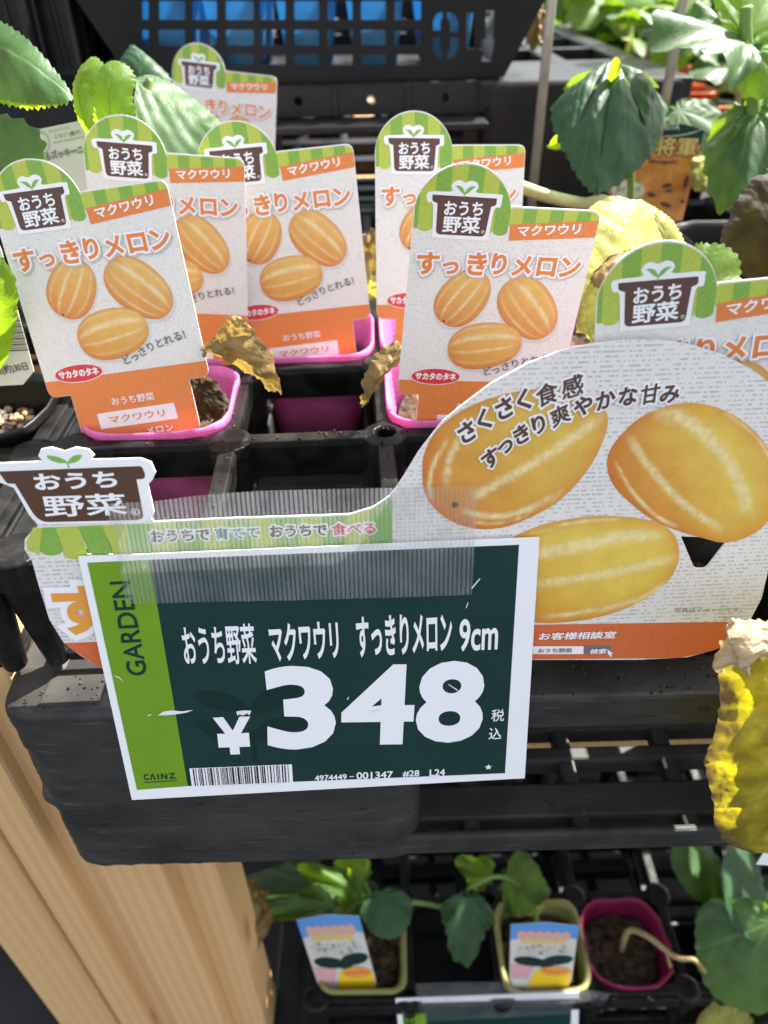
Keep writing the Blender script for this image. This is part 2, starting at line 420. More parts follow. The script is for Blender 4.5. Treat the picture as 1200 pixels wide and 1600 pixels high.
def woodmat():
    m = bpy.data.materials.new('pine timber'); m.use_nodes = True; N = m.node_tree.nodes; L = m.node_tree.links; b = N['Principled BSDF']
    b.inputs['Roughness'].default_value = .55; b.inputs['Specular IOR Level'].default_value = .35
    tc = N.new('ShaderNodeTexCoord'); mp = N.new('ShaderNodeMapping'); mp.inputs['Scale'].default_value = (26, 26, 1.1)
    L.new(tc.outputs['Object'], mp.inputs['Vector'])
    n = N.new('ShaderNodeTexNoise'); n.inputs['Scale'].default_value = .6; n.inputs['Detail'].default_value = 2; L.new(mp.outputs[0], n.inputs['Vector'])
    w = N.new('ShaderNodeTexWave'); w.wave_type = 'BANDS'; w.bands_direction = 'X'; w.inputs['Scale'].default_value = 1.3
    w.inputs['Distortion'].default_value = 7; w.inputs['Detail'].default_value = 3; w.inputs['Detail Scale'].default_value = .6
    L.new(mp.outputs[0], w.inputs['Vector'])
    cr = N.new('ShaderNodeValToRGB'); cr.color_ramp.elements[0].color = (.60, .375, .175, 1); cr.color_ramp.elements[1].color = (.69, .455, .225, 1)
    cr.color_ramp.elements[0].position = .1; cr.color_ramp.elements[1].position = .75
    L.new(w.outputs['Fac'], cr.inputs[0])
    mx = N.new('ShaderNodeMix'); mx.data_type = 'RGBA'; mx.blend_type = 'MULTIPLY'; mx.inputs['Factor'].default_value = .4
    fl_ = N.new('ShaderNodeMix'); fl_.data_type = 'RGBA'; n3 = N.new('ShaderNodeTexNoise'); n3.inputs['Scale'].default_value = .35; L.new(mp.outputs[0], n3.inputs['Vector'])
    L.new(n3.outputs['Fac'], fl_.inputs['Factor']); L.new(cr.outputs[0], fl_.inputs['A']); fl_.inputs['B'].default_value = (.66, .425, .205, 1); L.new(fl_.outputs['Result'], mx.inputs['A']); r = N.new('ShaderNodeValToRGB'); r.color_ramp.elements[0].color = (.72, .6, .5, 1); r.color_ramp.elements[1].color = (1, 1, 1, 1)
    L.new(n.outputs['Fac'], r.inputs[0]); L.new(r.outputs[0], mx.inputs['B']); L.new(mx.outputs['Result'], b.inputs['Base Color'])
    vk = N.new('ShaderNodeTexVoronoi'); vk.inputs['Scale'].default_value = 1; mk = N.new('ShaderNodeMapping'); mk.inputs['Scale'].default_value = (14, 14, 5.5)
    L.new(tc.outputs['Object'], mk.inputs['Vector']); L.new(mk.outputs[0], vk.inputs['Vector'])
    rk = N.new('ShaderNodeMapRange'); rk.inputs[1].default_value = .05; rk.inputs[2].default_value = .17; rk.inputs[3].default_value = .75; rk.inputs[4].default_value = 0; L.new(vk.outputs['Distance'], rk.inputs[0])
    kx = N.new('ShaderNodeMix'); kx.data_type = 'RGBA'; L.new(rk.outputs[0], kx.inputs['Factor']); L.new(mx.outputs['Result'], kx.inputs['A']); kx.inputs['B'].default_value = (.27, .13, .055, 1); L.new(kx.outputs['Result'], b.inputs['Base Color'])
    bp = N.new('ShaderNodeBump'); bp.inputs['Strength'].default_value = .06; bp.inputs['Distance'].default_value = .001
    L.new(w.outputs['Fac'], bp.inputs['Height']); L.new(bp.outputs[0], b.inputs['Normal'])
    return m
M['wood'] = woodmat()

def tapemat():
    """clear packing tape with moulded ridges: part see-through, part milky"""
    m = bpy.data.materials.new('clear ribbed tape'); m.use_nodes = True; N = m.node_tree.nodes; L = m.node_tree.links; b = N['Principled BSDF']
    b.inputs['Base Color'].default_value = (.45, .47, .49, 1); b.inputs['Roughness'].default_value = .3
    tc = N.new('ShaderNodeTexCoord')
    def wave(d, s, dist):
        w = N.new('ShaderNodeTexWave'); w.wave_type = 'BANDS'; w.bands_direction = d; w.inputs['Scale'].default_value = s
        w.inputs['Distortion'].default_value = dist; w.inputs['Detail'].default_value = 2; w.inputs['Detail Scale'].default_value = 3
        L.new(tc.outputs['Object'], w.inputs['Vector']); return w.outputs['Fac']
    w1 = wave('X', 150, .9); w2 = wave('Z', 210, .9)
    n = N.new('ShaderNodeTexNoise'); n.inputs['Scale'].default_value = 45; n.inputs['Detail'].default_value = 5; L.new(tc.outputs['Object'], n.inputs['Vector'])
    r1 = N.new('ShaderNodeMapRange'); r1.inputs[1].default_value = .05; r1.inputs[2].default_value = .5; r1.inputs[3].default_value = .05; r1.inputs[4].default_value = .22; L.new(w1, r1.inputs[0])
    r2 = N.new('ShaderNodeMapRange'); r2.inputs[1].default_value = 0; r2.inputs[2].default_value = .35; r2.inputs[3].default_value = .75; r2.inputs[4].default_value = 1; L.new(w2, r2.inputs[0])
    mu = N.new('ShaderNodeMath'); mu.operation = 'MULTIPLY'; L.new(r1.outputs[0], mu.inputs[0]); L.new(r2.outputs[0], mu.inputs[1])
    r3 = N.new('ShaderNodeMapRange'); r3.inputs[1].default_value = .3; r3.inputs[2].default_value = .7; r3.inputs[3].default_value = .45; r3.inputs[4].default_value = 1.5; L.new(n.outputs['Fac'], r3.inputs[0])
    m2 = N.new('ShaderNodeMath'); m2.operation = 'MULTIPLY'; L.new(mu.outputs[0], m2.inputs[0]); L.new(r3.outputs[0], m2.inputs[1])
    wm = N.new('ShaderNodeMapping'); wm.inputs['Scale'].default_value = (1.6, 1, .5); L.new(tc.outputs['Object'], wm.inputs['Vector'])
    wn_ = N.new('ShaderNodeTexNoise'); wn_.inputs['Scale'].default_value = 120; wn_.inputs['Detail'].default_value = 4; L.new(wm.outputs[0], wn_.inputs['Vector'])
    wr = N.new('ShaderNodeMapRange'); wr.inputs[1].default_value = .66; wr.inputs[2].default_value = .74; wr.inputs[4].default_value = .45; L.new(wn_.outputs['Fac'], wr.inputs[0])
    m3 = N.new('ShaderNodeMath'); m3.operation = 'MAXIMUM'; L.new(m2.outputs[0], m3.inputs[0]); L.new(wr.outputs[0], m3.inputs[1]); m2 = m3
    bp = N.new('ShaderNodeBump'); bp.inputs['Strength'].default_value = .4; bp.inputs['Distance'].default_value = .0006; L.new(mu.outputs[0], bp.inputs['Height']); L.new(bp.outputs[0], b.inputs['Normal'])
    t = N.new('ShaderNodeBsdfTransparent'); tl = N.new('ShaderNodeBsdfTranslucent'); tl.inputs[0].default_value = (.8, .82, .85, 1)
    a = N.new('ShaderNodeMixShader'); a.inputs[0].default_value = .35; L.new(b.outputs[0], a.inputs[1]); L.new(tl.outputs[0], a.inputs[2])
    ms = N.new('ShaderNodeMixShader'); L.new(m2.outputs[0], ms.inputs[0]); L.new(t.outputs[0], ms.inputs[1]); L.new(a.outputs[0], ms.inputs[2])
    L.new(ms.outputs[0], N['Material Output'].inputs[0]); return m
M['tape'] = tapemat()

M['leaf'] = leafmat('green leaf', (.042, .10, .032), (.12, .20, .085), (.26, .42, .02), tr=.34)
M['leafbright'] = leafmat('fresh leaf', (.10, .20, .03), (.16, .27, .06), (.42, .66, .02), tr=.6)
M['leafdark'] = leafmat('deep green leaf', (.022, .062, .022), (.045, .09, .04), (.10, .24, .015), tr=.18)
M['leafyellow'] = leafmat('yellowed leaf', (.36, .37, .08), (.48, .45, .18), (.52, .52, .07), tr=.45, edge=(.20, .12, .05), bump=1, blotch=.3, bdist=.0006, bscale=150, net=.75)
M['leafrot'] = leafmat('withering yellow leaf', (.38, .32, .025), (.42, .36, .07), (.85, .70, .012), tr=.42, edge=(.15, .09, .045), bump=1, blotch=.6, bdist=.0004, bscale=170, spec=.3)
M['leafbrown'] = leafmat('browned leaf', (.022, .017, .006), (.05, .04, .018), (.20, .15, .01), tr=.3, edge=(.10, .08, .058), bump=1, blotch=.7, spec=.2, rough=.7, bdist=.0006, bscale=130)
M['leafdry'] = leafmat('dry straw leaf', (.21, .145, .05), (.30, .22, .09), (.42, .28, .05), tr=.3, edge=(.13, .08, .03), bump=1, blotch=.35, rough=.5)
M['stem'] = mat('green stem', (.16, .26, .06), .5, .4, var=.2, vscale=60, tr=.15)
M['palestem'] = mat('pale stem', (.42, .45, .18), .5, .4, var=.15, vscale=60, tr=.15)
M['drystem'] = mat('dry stem', (.33, .25, .12), .7, .2, var=.3, vscale=80)

# ------------------------------------------------------------------ leaves
def leaf(mb, A, T, Nn, width=1.0, arch=.15, cup=.25, ripple=.05, teeth=.022, lobes=.05, seed=0, crumple=0, notch=.35,
         curl=0, ragged=0, nr=16, na=150, edgew=.12, nteeth=46, fold=0, fine=0):
    """one blade: A = where the stalk meets it, T = tip, Nn = side the upper face looks to"""
    A, T, Nn = Vector(A), Vector(T), Vector(Nn); X = T-A; S = X.length; X.normalize()
    Y = Nn.cross(X).normalized(); Z = X.cross(Y).normalized()
    rnd = random.Random(seed); ph = [rnd.random()*6.28 for _ in range(6)]; off = Vector((seed*3.7, seed*1.3, 0))
    mains = [0, .62, -.62, 1.3, -1.3, 2.05, -2.05]
    verts = []; cols = []
    for i in range(nr+1):
        for k in range(na):
            th = -math.pi + 2*math.pi*(k+.5)/na
            # round blade: circle through the tip, centre ahead of the stalk
            c0, r0 = .43, .57
            Rr = c0*math.cos(th)+math.sqrt(max(0, r0*r0-(c0*math.sin(th))**2))
            Rr *= 1+lobes*math.cos(5*th)+.03*math.sin(2*th+ph[0])+.02*math.sin(3*th+ph[1])
            d = math.pi-abs(th)
            Rr *= 1-notch*math.exp(-(d/.28)**2)
            saw = (nteeth*(th/6.283+.5)) % 1.0
            Rr *= 1+teeth*(1-abs(2*saw-1)*1.6)+ragged*noise.noise(Vector((math.cos(th)*3, math.sin(th)*3, seed)))
            f = (i/nr)**.85; r = Rr*f
            x, y = r*math.cos(th), r*math.sin(th)*width
            vein = 0; best = 9; sb = db = 0
            for a in mains:
                s_ = x*math.cos(a)+y*math.sin(a); dd = abs(-x*math.sin(a)+y*math.cos(a))
                if s_ > 0:
                    vein = max(vein, math.exp(-(dd/(.013*(1.15-f*.7)))**2))
                    if dd < best: best, sb, db = dd, s_, dd
            q = ((sb-db*.95)/.15) % 1.0; sec = math.exp(-((min(q, 1-q)*.15)/.008)**2)*.55*(1 if db < .3 else 0)
            vein = max(vein, sec)
            puff = .5-.5*math.cos(2*math.pi*q)
            z = arch*(x-x*x) - cup*y*y/(width*width) - curl*f**4*.3 + ripple*f*f*math.sin(7*th+ph[2])*.5+ripple*f**3*math.sin(13*th+ph[3])*.35
            z -= fold*abs(y)
            z += .012*puff*f - .006*vein
            if crumple:
                p = Vector((x*5, y*5, 0))+off
                z += crumple*(noise.noise(p)+.5*noise.noise(p*2.3)+.3*noise.noise(p*5))*(.3+f)
                x += crumple*.6*noise.noise(p*1.7+Vector((9, 0, 0)))*f; y += crumple*.6*noise.noise(p*1.7+Vector((0, 9, 0)))*f
            if fine: z += fine*(noise.noise(Vector((x*14, y*9, seed)))+.6*noise.noise(Vector((x*30, y*22, seed+3)))+.4*abs(noise.noise(Vector((x*9, y*30, seed+5)))))
            verts.append(A+(X*x+Y*y+Z*z)*S)
            e = max(0, 1-(1-f)/edgew)*(.6+.8*noise.noise(Vector((x*7, y*7, seed))))
            cols.append((vein, max(0, min(1, e)), 0))
    fs = []
    for i in range(nr):
        for k in range(na):
            j = (k+1) % na
            if i == 0 and False: continue
            fs.append((i*na+k, i*na+j, (i+1)*na+j, (i+1)*na+k))
    mb.add(verts, fs, 0, cols)
def patch(mb, left, right, bulge=.004, teeth=0, nteeth=20, crumple=0, cfreq=60, nveins=6, rib=.5, seed=0, nt=60, ns=36, ragged=0, brown=None, fold=0, vang=.9, hem=0):
    """a blade between two side lines (real points from stalk to tip), bulged towards its upper face"""
    def res(L):
        P_ = spline(L, 12); d = [0]
        for i in range(1, len(P_)): d.append(d[-1]+(P_[i]-P_[i-1]).length)
        out = []; k = 0
        for i in range(nt+1):
            t = d[-1]*i/nt
            while k < len(d)-2 and d[k+1] < t: k += 1
            f = (t-d[k])/max(1e-9, d[k+1]-d[k]); out.append(P_[k].lerp(P_[k+1], min(1, f)))
        return out
    A, B_ = res(left), res(right); vv = []; cs = []
    size = max((A[0]-A[-1]).length, (A[nt//2]-B_[nt//2]).length)
    for i in range(nt+1):
        t = i/nt; w = B_[i]-A[i]; ax = (A[min(i+1, nt)]+B_[min(i+1, nt)]-A[max(i-1, 0)]-B_[max(i-1, 0)])
        n = w.cross(ax)
        if n.length < 1e-12: n = Vector((0, -1, 0))
        n.normalize()
        if n.y > 0: n = -n
        for k in range(ns+1):
            q = k/ns; p = A[i].lerp(B_[i], q); e = abs(2*q-1)
            te = 0
            if teeth:
                sw = abs(2*((t*nteeth+.13*math.sin(t*40)) % 1)-1)-.5; te = teeth*sw*e**8
            if ragged: te += ragged*noise.noise(Vector((t*9+seed, 3 if q < .5 else 8, seed)))*e**4+.5*ragged*noise.noise(Vector((t*27+seed, 3 if q < .5 else 8, seed)))*e**6
            p = p+(w.normalized() if w.length > 1e-9 else Vector())*te*(1 if q > .5 else -1)
            if hem: p = p+ax.normalized()*hem*(abs(2*((q*5) % 1)-1)-.5+1.5*math.sin(math.pi*q))*t**10
            d = abs(q-rib)*w.length/size
            u = (t-d*vang)*nveins; u -= math.floor(u); sec = math.exp(-((min(u, 1-u)/nveins)/.006)**2)*.55*(t < .97)
            vein = max(math.exp(-(d/.009)**2), sec)
            z = bulge*(1-e*e)*math.sin(math.pi*min(1, .15+t*.85))-fold*abs(q-rib)*w.length+.0004*(.5-.5*math.cos(6.283*u))-.0003*vein
            if crumple:
                s_ = p*cfreq+Vector((seed*5.1, 0, 0)); z += crumple*(noise.noise(s_)+.5*noise.noise(s_*2.1)+.3*abs(noise.noise(s_*4.2)))
            g = brown(q, t)+.35*noise.noise(p*140+Vector((seed, 0, 0)))+.2*noise.noise(p*400) if brown else 0
            vv.append(p+n*z); cs.append((vein, max(0, min(1, g)), 0))
    W_ = ns+1
    mb.add(vv, [(i*W_+k, i*W_+k+1, (i+1)*W_+k+1, (i+1)*W_+k) for i in range(nt) for k in range(ns)], 0, cs)
def leaf_obj(name, m, parent, *a, **k):
    mb = MB(); leaf(mb, *a, **k); return mb.build(name, m, parent, smooth=True, recalc=False)
def stem_obj(name, m, parent, pts, r0, r1=None):
    mb = MB(); P_ = spline(pts, 6); n = len(P_); r1 = r0 if r1 is None else r1
    mb.tube(P_, [r0+(r1-r0)*i/(n-1) for i in range(n)], 8); return mb.build(name, m, parent, smooth=True)

# ================================================================== STRUCTURE
g = MB(); g.add([(-60, -60, -1.2), (60, -60, -1.2), (60, 60, -1.2), (-60, 60, -1.2)], [(0, 1, 2, 3)])
tag(g.build('ground', M['ground']), kind='structure')

# ---- seedling trays: open lattice of cells
PX, PY = .092, .0945
TZ = -.226
def seedling_tray(x0, y0, nc, nr, z, label, name='seedling_tray', px=PX, py=PY, depth=.078, yaw=0):
    root = thing(name, label, 'seedling tray', (x0, y0, z-depth)); root.rotation_euler.z = yaw
    L_ = MB(); ins = .004
    def P(x, y, zz): return (x, y, zz+depth)
    for r in range(nr+1):            # cross bars, a tapered skirt under a flat top
        y = r*py
        for c in range(nc):
            xa, xb = c*px+.010, (c+1)*px-.010
            for (t, b, d) in ((.0045, .0030, .024),):
                L_.rings([[P(xa, y-t, 0), P(xb, y-t, 0), P(xb, y+t, 0), P(xa, y+t, 0)],
                          [P(xa, y-t-.001, -.004), P(xb, y-t-.001, -.004), P(xb, y+t+.001, -.004), P(xa, y+t+.001, -.004)],
                          [P(xa-.003, y-b, -d), P(xb+.003, y-b, -d), P(xb+.003, y+b, -d), P(xa-.003, y+b, -d)]], True, True, True)
            L_.box(xa-.004, xb+.004, y-.002, y+.002, .0, .006)
    for c in range(nc+1):
        x = c*px
        for r in range(nr):
            ya, yb = r*py+.010, (r+1)*py-.010; t, b, d = .0045, .003, .024
            L_.rings([[P(x-t, ya, -.0008), P(x+t, ya, -.0008), P(x+t, yb, -.0008), P(x-t, yb, -.0008)],
                      [P(x-t-.001, ya, -.004), P(x+t+.001, ya, -.004), P(x+t+.001, yb, -.004), P(x-t-.001, yb, -.004)],
                      [P(x-b, ya-.003, -d), P(x+b, ya-.003, -d), P(x+b, yb+.003, -d), P(x-b, yb+.003, -d)]], True, True, True)
            L_.box(x-.002, x+.002, ya-.004, yb+.004, 0, .006)
    for c in range(nc+1):            # joints: hollow posts
        for r in range(nr+1):
            x, y = c*px, r*py; n = 16
            hole = (c*3+r*5) % 4 == 3 or (c, r) == (2, 1)
            def ring(rad, zz): return [P(x+rad*math.cos(2*math.pi*k/n), y+rad*math.sin(2*math.pi*k/n), zz) for k in range(n)]
            rr = .0135
            if hole: L_.rings([ring(.0055, -.012), ring(.0055, -.001), ring(.007, .0012), ring(.0085, .0005), ring(rr, -.0005), ring(rr+.0005, -.006), ring(.006, -depth)], True, True, True)
            else: L_.rings([ring(.010, .0008), ring(rr, -.0006), ring(rr+.0005, -.006), ring(.006, -depth)], True, True, True)
    L_.build('cell_lattice', M['black'], root, smooth=False, bevel=.0008)
    W, D = nc*px, nr*py; e = .008
    rim = MB()
    for (xa, xb, ya, yb) in ((-e-.002, W+e+.002, -e-.002, -e), (-e-.002, W+e+.002, D+e, D+e+.002), (-e-.002, -e, -e, D+e), (W+e, W+e+.002, -e, D+e)):
        rim.box(xa, xb, ya, yb, depth-.020, depth-.002)
    for (xa, xb, ya, yb) in ((-e, W+e, -e, -.004), (-e, W+e, D+.004, D+e), (-e, -.004, -.004, D+.004), (W+.004, W+e, -.004, D+.004)):
        rim.box(xa, xb, ya, yb, depth-.006, depth-.003)
    rim.build('outer_rim', M['black'], root, bevel=.0008)
    return root
TX0, TY0, TYAW = -.1795, .277, R(1.6)
def tray_xy(u, v): return (TX0+u*math.cos(TYAW)-v*math.sin(TYAW), TY0+u*math.sin(TYAW)+v*math.cos(TYAW))
seedling_tray(TX0, TY0, 4, 6, TZ, 'black seedling tray holding the pink pots, behind the price card', yaw=TYAW)
LX0, LY0 = TX0-.0225-4*PX, TY0-.013
seedling_tray(LX0, LY0, 4, 6, TZ-.001, 'black seedling tray at the left edge, with the black pot of gravel', yaw=TYAW)
TX3, TY3 = tray_xy(4*PX+.022, .002)
seedling_tray(TX3, TY3, 4, 6, TZ-.001, 'black seedling tray under the drooping leaf and orange label', yaw=TYAW)

# ---- plastic pallets
def pallet(x0, x1, y0, y1, z, h, openings, m, label, lip=.026, holes=False, pitch=.062, worn=False):
    """deck lattice, blocks between fork openings, bottom lattice; openings = list of (xa, xb)"""
    root = thing('plastic_pallet', label, 'pallet', (0, 0, 0))
    d = MB()
    # deck: border + grid of ribs with slots
    bw = .028
    if holes:
        xs = x0+.02
        for (a, c) in openings+[(x1, x1)]: d.box(xs, a, y0, y0+bw, z-lip, z); xs = c
        for (a, c) in openings: d.box(a, c, y0+.012, y0+bw, z-.008, z)
    else: d.box(x0+.02, x1, y0, y0+bw, z-lip, z)
    d.box(x0, x1, y1-bw, y1, z-lip, z)
    d.box(x0, x0+bw, y0+bw, y1-bw, z-lip, z-.0005); d.box(x1-bw, x1, y0+bw, y1-bw, z-lip, z-.0005)
    nx = int(round((x1-x0)/.105)); ny = int(round((y1-y0)/pitch))
    for i in range(1, nx):
        x = x0+(x1-x0)*i/nx; d.box(x-.011, x+.011, y0+bw, y1-bw, z-lip+.001, z-.001)
    for j in range(1, ny):
        y = y0+bw+(y1-y0-2*bw)*j/ny; d.box(x0+bw, x1-bw, y-.009, y+.009, z-lip+.002, z-.002)
    d.build('deck', m, root, bevel=.0025)
    blocks = []; xs = x0
    for (a, c) in openings+[(x1, x1)]:
        if a-xs > .01: blocks.append((xs, a))
        xs = c
    for row in range(3):
        ya = y0 if row == 0 else y0+(y1-y0)*.5*row-(.07 if row == 1 else .16)
        yb = ya+.16
        for (a, c) in blocks:
            b = MB(); e = .002; zt_ = z-.0012 if row == 0 else z-lip-.0003
            pts = rounded([(a-e, ya-e), (c+e, ya-e), (c+e, yb), (a-e, yb)], .022, 6)
            b.rings([[(p[0], p[1], z-h) for p in pts], [(p[0], p[1], zt_) for p in pts]], True, True, True)
            if worn and row == 0:        # chipped corner, ragged bottom edge, shallow dents and a weld seam
                b = MB(); Q = []; m_ = len(pts)
                for i in range(m_):
                    p0, p1 = Vector(pts[i]), Vector(pts[(i+1) % m_]); k_ = max(1, int((p1-p0).length/.0022))
                    Q += [p0.lerp(p1, j/k_) for j in range(k_)]
                cen = Vector(((a+c)/2, (ya+yb)/2)); rg = []; NZ = 70; zb_ = z-h
                for j in range(NZ+1):
                    f_ = j/NZ; zz = zb_+(zt_-zb_)*f_; ring = []
                    for i, p in enumerate(Q):
                        d = (p-Q[i-1]); nn = Vector((d.y, -d.x)).normalized()
                        o = .0004*noise.noise(Vector((p.x*25, p.y*25, zz*70)))+.0002*noise.noise(Vector((p.x*90, p.y*90, zz*260)))
                        cl = max(0, 1-((p.x-a)/.030)) if p.y < ya+.05 else 0
                        o -= cl*(.0035*max(0, noise.noise(Vector((zz*55, 3, p.x*40))))+.0018*abs(noise.noise(Vector((zz*160, 8, p.x*60)))))
                        if cl and .42 < f_ < .50: o += .0035*cl*math.sin((f_-.42)/.08*math.pi)
                        o -= .0011*math.exp(-((f_-.30)/.012)**2)*(.6+.8*noise.noise(Vector((p.x*30, 1, 1))))
                        edge = min(f_, 1-f_); o -= .0022*max(0, 1-edge/.02)**2
                        zr = zz+(.0016*noise.noise(Vector((p.x*110, p.y*110, 5)))+.001*noise.noise(Vector((p.x*300, p.y*300, 6))))*max(0, 1-f_/.06)
                        q_ = p+nn*o; ring.append((q_.x, q_.y, zr))
                    rg.append(ring)
                b.rings(rg, True, True, True); b.build('block', m, root, smooth=True); continue
            b.build('block', m, root, bevel=.004)
    f = MB()
    zb0, zb1 = z-h+.001, z-h+.021
    for j, (ya, yb) in enumerate(((.0005, .006), (.0145, .039), (.056, .067), (.081, .102), (.13, .155), (.18, .20), (.30, .33), (.42, .46), (.56, .60), (.8, .84))):
        if y0+yb < y1: f.box(x0+.01, x1-.01, y0+ya, y0+yb, zb0, zb1-(0 if j == 0 else .003))
    nx2 = int((x1-x0)/.0705)
    for i in range(nx2+1):
        x = x0+.0095+.0705*(i+.5); f.box(x-.0055, x+.0055, y0+.004, y1-.004, zb0+.001, zb1-.004)
    f.build('bottom_deck', m, root, bevel=.002)
    if holes:
        s = MB()
        for (a, c) in openings:
            k = max(1, int(round((c-a)/.072))); w = (c-a)/k
            for i in range(k):
                xa, xb = a+i*w+.003, a+(i+1)*w-.003
                sq = rounded([(xa, z-.028), (xb, z-.028), (xb, z-.0005), (xa, z-.0005)], .002)
                s.prism([sq, ellipse((xa+xb)/2, z-.0135, .0045, .0045, n=16)[::-1]], y0+.004, y0+.008)
                s.box(xb, xb+.006, y0, y0+.010, z-.028, z-.0005)
        s.build('opening_panel', m, root, bevel=.0015)
        (a, c) = openings[-1]; s = MB(); s.box(a-.002, c+.002, y0-.042, y0+.012, z-.037, z-.030); s.build('ledge', m, root, bevel=.0015)
    return root
PZ, PH = -.310, .155
pallet(-.205, .90, .246, 1.02, PZ, PH, [(.016, .30), (.50, .78)], M['pallet'], 'scuffed dark grey plastic pallet under the trays on the timber stand', worn=True)
# rear pallet on a higher step
RX0, RX1, RY, RZ = -.80, .327, .86, -.107
pallet(RX0, RX1, RY, 1.96, RZ, .15, [(-.62, -.40), (-.115, .112)], M['pallet_rear'], 'black plastic pallet on the higher step behind, under the slotted crate', holes=True, pitch=.15)

# step support for the rear pallet: timber bearers
st = thing('timber_step', 'pine step frame in the dark under the rear pallet', 'stand')
for i, x in enumerate((-.6, -.02, .28)):
    mb = MB(); mb.box(x-.02, x+.02, 1.03, 1.9, -1.2, RZ-.151); mb.build('bearer', M['wood'], st, bevel=.002)

# ---- timber stand at the left
stand = thing('timber_stand', 'pale pine timber stand carrying the front pallet, at lower left', 'stand', (-.2, .26, -1.2))
def plank(px_a, px_b, py_, yy, ztop, thick, name='post'):
    xa, xb = at(px_a, py_, yy).x, at(px_b, py_, yy).x
    mb = MB(); mb.box(xa+.2, xb+.2, yy-.26, yy-.26+thick, 0, ztop+1.2)
    return mb.build(name, M['wood'], stand, bevel=.003)
YL = .262
plank(-14, 96, 1461, YL+.012, -.20, .05)          # far left board
plank(100, 152, 1461, YL, -.20, .05)
xs_ = at(160, 1461, YL+.012).x
mb = MB(); mb.box(at(168, 1461, YL+.014).x+.2, -.2085+.2, .014, .05, 0, -.20+1.2); mb.build('post', M['wood'], stand, bevel=.002)
mb = MB(); mb.box(-.2075+.2, at(278, 1435, YL).x+.2, .006, .05, 0, PZ-PH-.001+1.2); mb.build('post', M['wood'], stand, bevel=.003)
mb = MB(); mb.box(at(279, 1435, YL+.02).x+.2, at(362, 1435, YL+.02).x+.2, .022, .075, 0, PZ-PH-.001+1.2); mb.build('post', M['wood'], stand, bevel=.003)
mb = MB(); mb.box(-.12+.2, .9+.2, .09, .13, PZ-PH-.05+1.2, PZ-PH-.001+1.2); mb.build('rail', M['wood'], stand, bevel=.002)
mb = MB(); mb.box(.84+.2, .88+.2, .02, .07, 0, PZ-PH-.001+1.2); mb.build('post', M['wood'], stand, bevel=.002)

# ================================================================== POTS
def rsq(cx, cy, hw, r, z, n=8, wob=0, seed=0):
    pts = rounded([(cx-hw, cy-hw), (cx+hw, cy-hw), (cx+hw, cy+hw), (cx-hw, cy+hw)], r, n)
    return [(p[0]+wob*noise.noise(Vector((p[0]*60, p[1]*60, seed))), p[1]+wob*noise.noise(Vector((p[0]*60, p[1]*60, seed+9))), z+wob*.8*noise.noise(Vector((p[0]*90, p[1]*90, seed+4)))) for p in pts]
def pot(name, label, loc, m, hw=.0425, h=.076, rnd=.024, soil=.022, rim=.0015, wob=.0016, seed=1, group=None, cat='plant pot', soilmat=None, taper=.70, ridges=True):
    root = thing(name, label, cat, (loc[0], loc[1], loc[2]-h), group=group)
    mb = MB(); rg = []
    def R_(hw_, z, w=wob): return rsq(0, 0, hw_, rnd*hw_/hw, z, 8, w, seed)
    rg.append(R_(hw*taper-.001, .0008)); rg.append(R_(hw*taper, .001))
    rg.append(R_(hw*(taper+(1-taper)*.5), h*.5)); rg.append(R_(hw-.0004, h-.007))
    rg.append(R_(hw+rim, h-.006)); rg.append(R_(hw+rim, h-.0008)); rg.append(R_(hw+rim-.0007, h)); rg.append(R_(hw-.0002, h-.0004))
    k = 7
    for i in range(1, k*2+1):
        z = h-.004-i*(.030/(k*2)); rr = hw*(taper+(1-taper)*z/h)-.0010-(.0007 if (i % 2 and ridges) else 0); rg.append(R_(rr, z))
    rg.append(R_(hw*taper-.0012, .0022))
    mb.rings(rg, True, True, True); mb.build('pot_body', m, root, smooth=True)
    s = MB(); zz = h-soil; hs = hw*(taper+(1-taper)*zz/h)-.002; n = 15; vv = []
    for j in range(n+1):
        for i in range(n+1):
            u, v = -1+2*i/n, -1+2*j/n
            q = 1-.22*max(0, abs(u)+abs(v)-1)**1.0 if rnd > .01 else 1
            x, y = u*hs*q, v*hs*q
            vv.append((x, y, zz+.0045*noise.noise(Vector((x*90, y*90, seed)))+.002*noise.noise(Vector((x*300, y*300, seed)))))
    s.add(vv, [(j*(n+1)+i, j*(n+1)+i+1, (j+1)*(n+1)+i+1, (j+1)*(n+1)+i) for j in range(n) for i in range(n)])
    s.build('soil', soilmat or M['soil'], root, smooth=True)
    return root
def cell(c, r): return tray_xy(PX*(c+.5), PY*(r+.5))
def rcell(c, r): return tray_xy(PX*(c+4.5)+.022, PY*(r+.5)+.002)
GP = 'pink square pots in the front tray'
POTZ = -.2215
potlab = {(0, 1): 'pink square pot with torn rim, front left of the tray, brown leaf inside', (2, 1): 'pink square pot at the left of the big melon board',
          (0, 2): 'pink square pot in second pot row, behind the front left label', (1, 2): 'pink square pot seen through the empty cell in the middle',
          (2, 2): 'pink square pot behind the label beside the melon board', (3, 0): 'pink square pot hidden close behind the melon board',
          (0, 5): 'pink square pot far back in the tray, below the crate', (3, 2): 'pink square pot with the yellowed leaf plant'}
for i, ((c, r), lb) in enumerate(potlab.items()):
    x, y = cell(c, r); pot('square_pot', lb, (x, y, POTZ), M['pink'], seed=i+1, group=GP, wob=.0022 if (c, r) == (0, 1) else .0012)
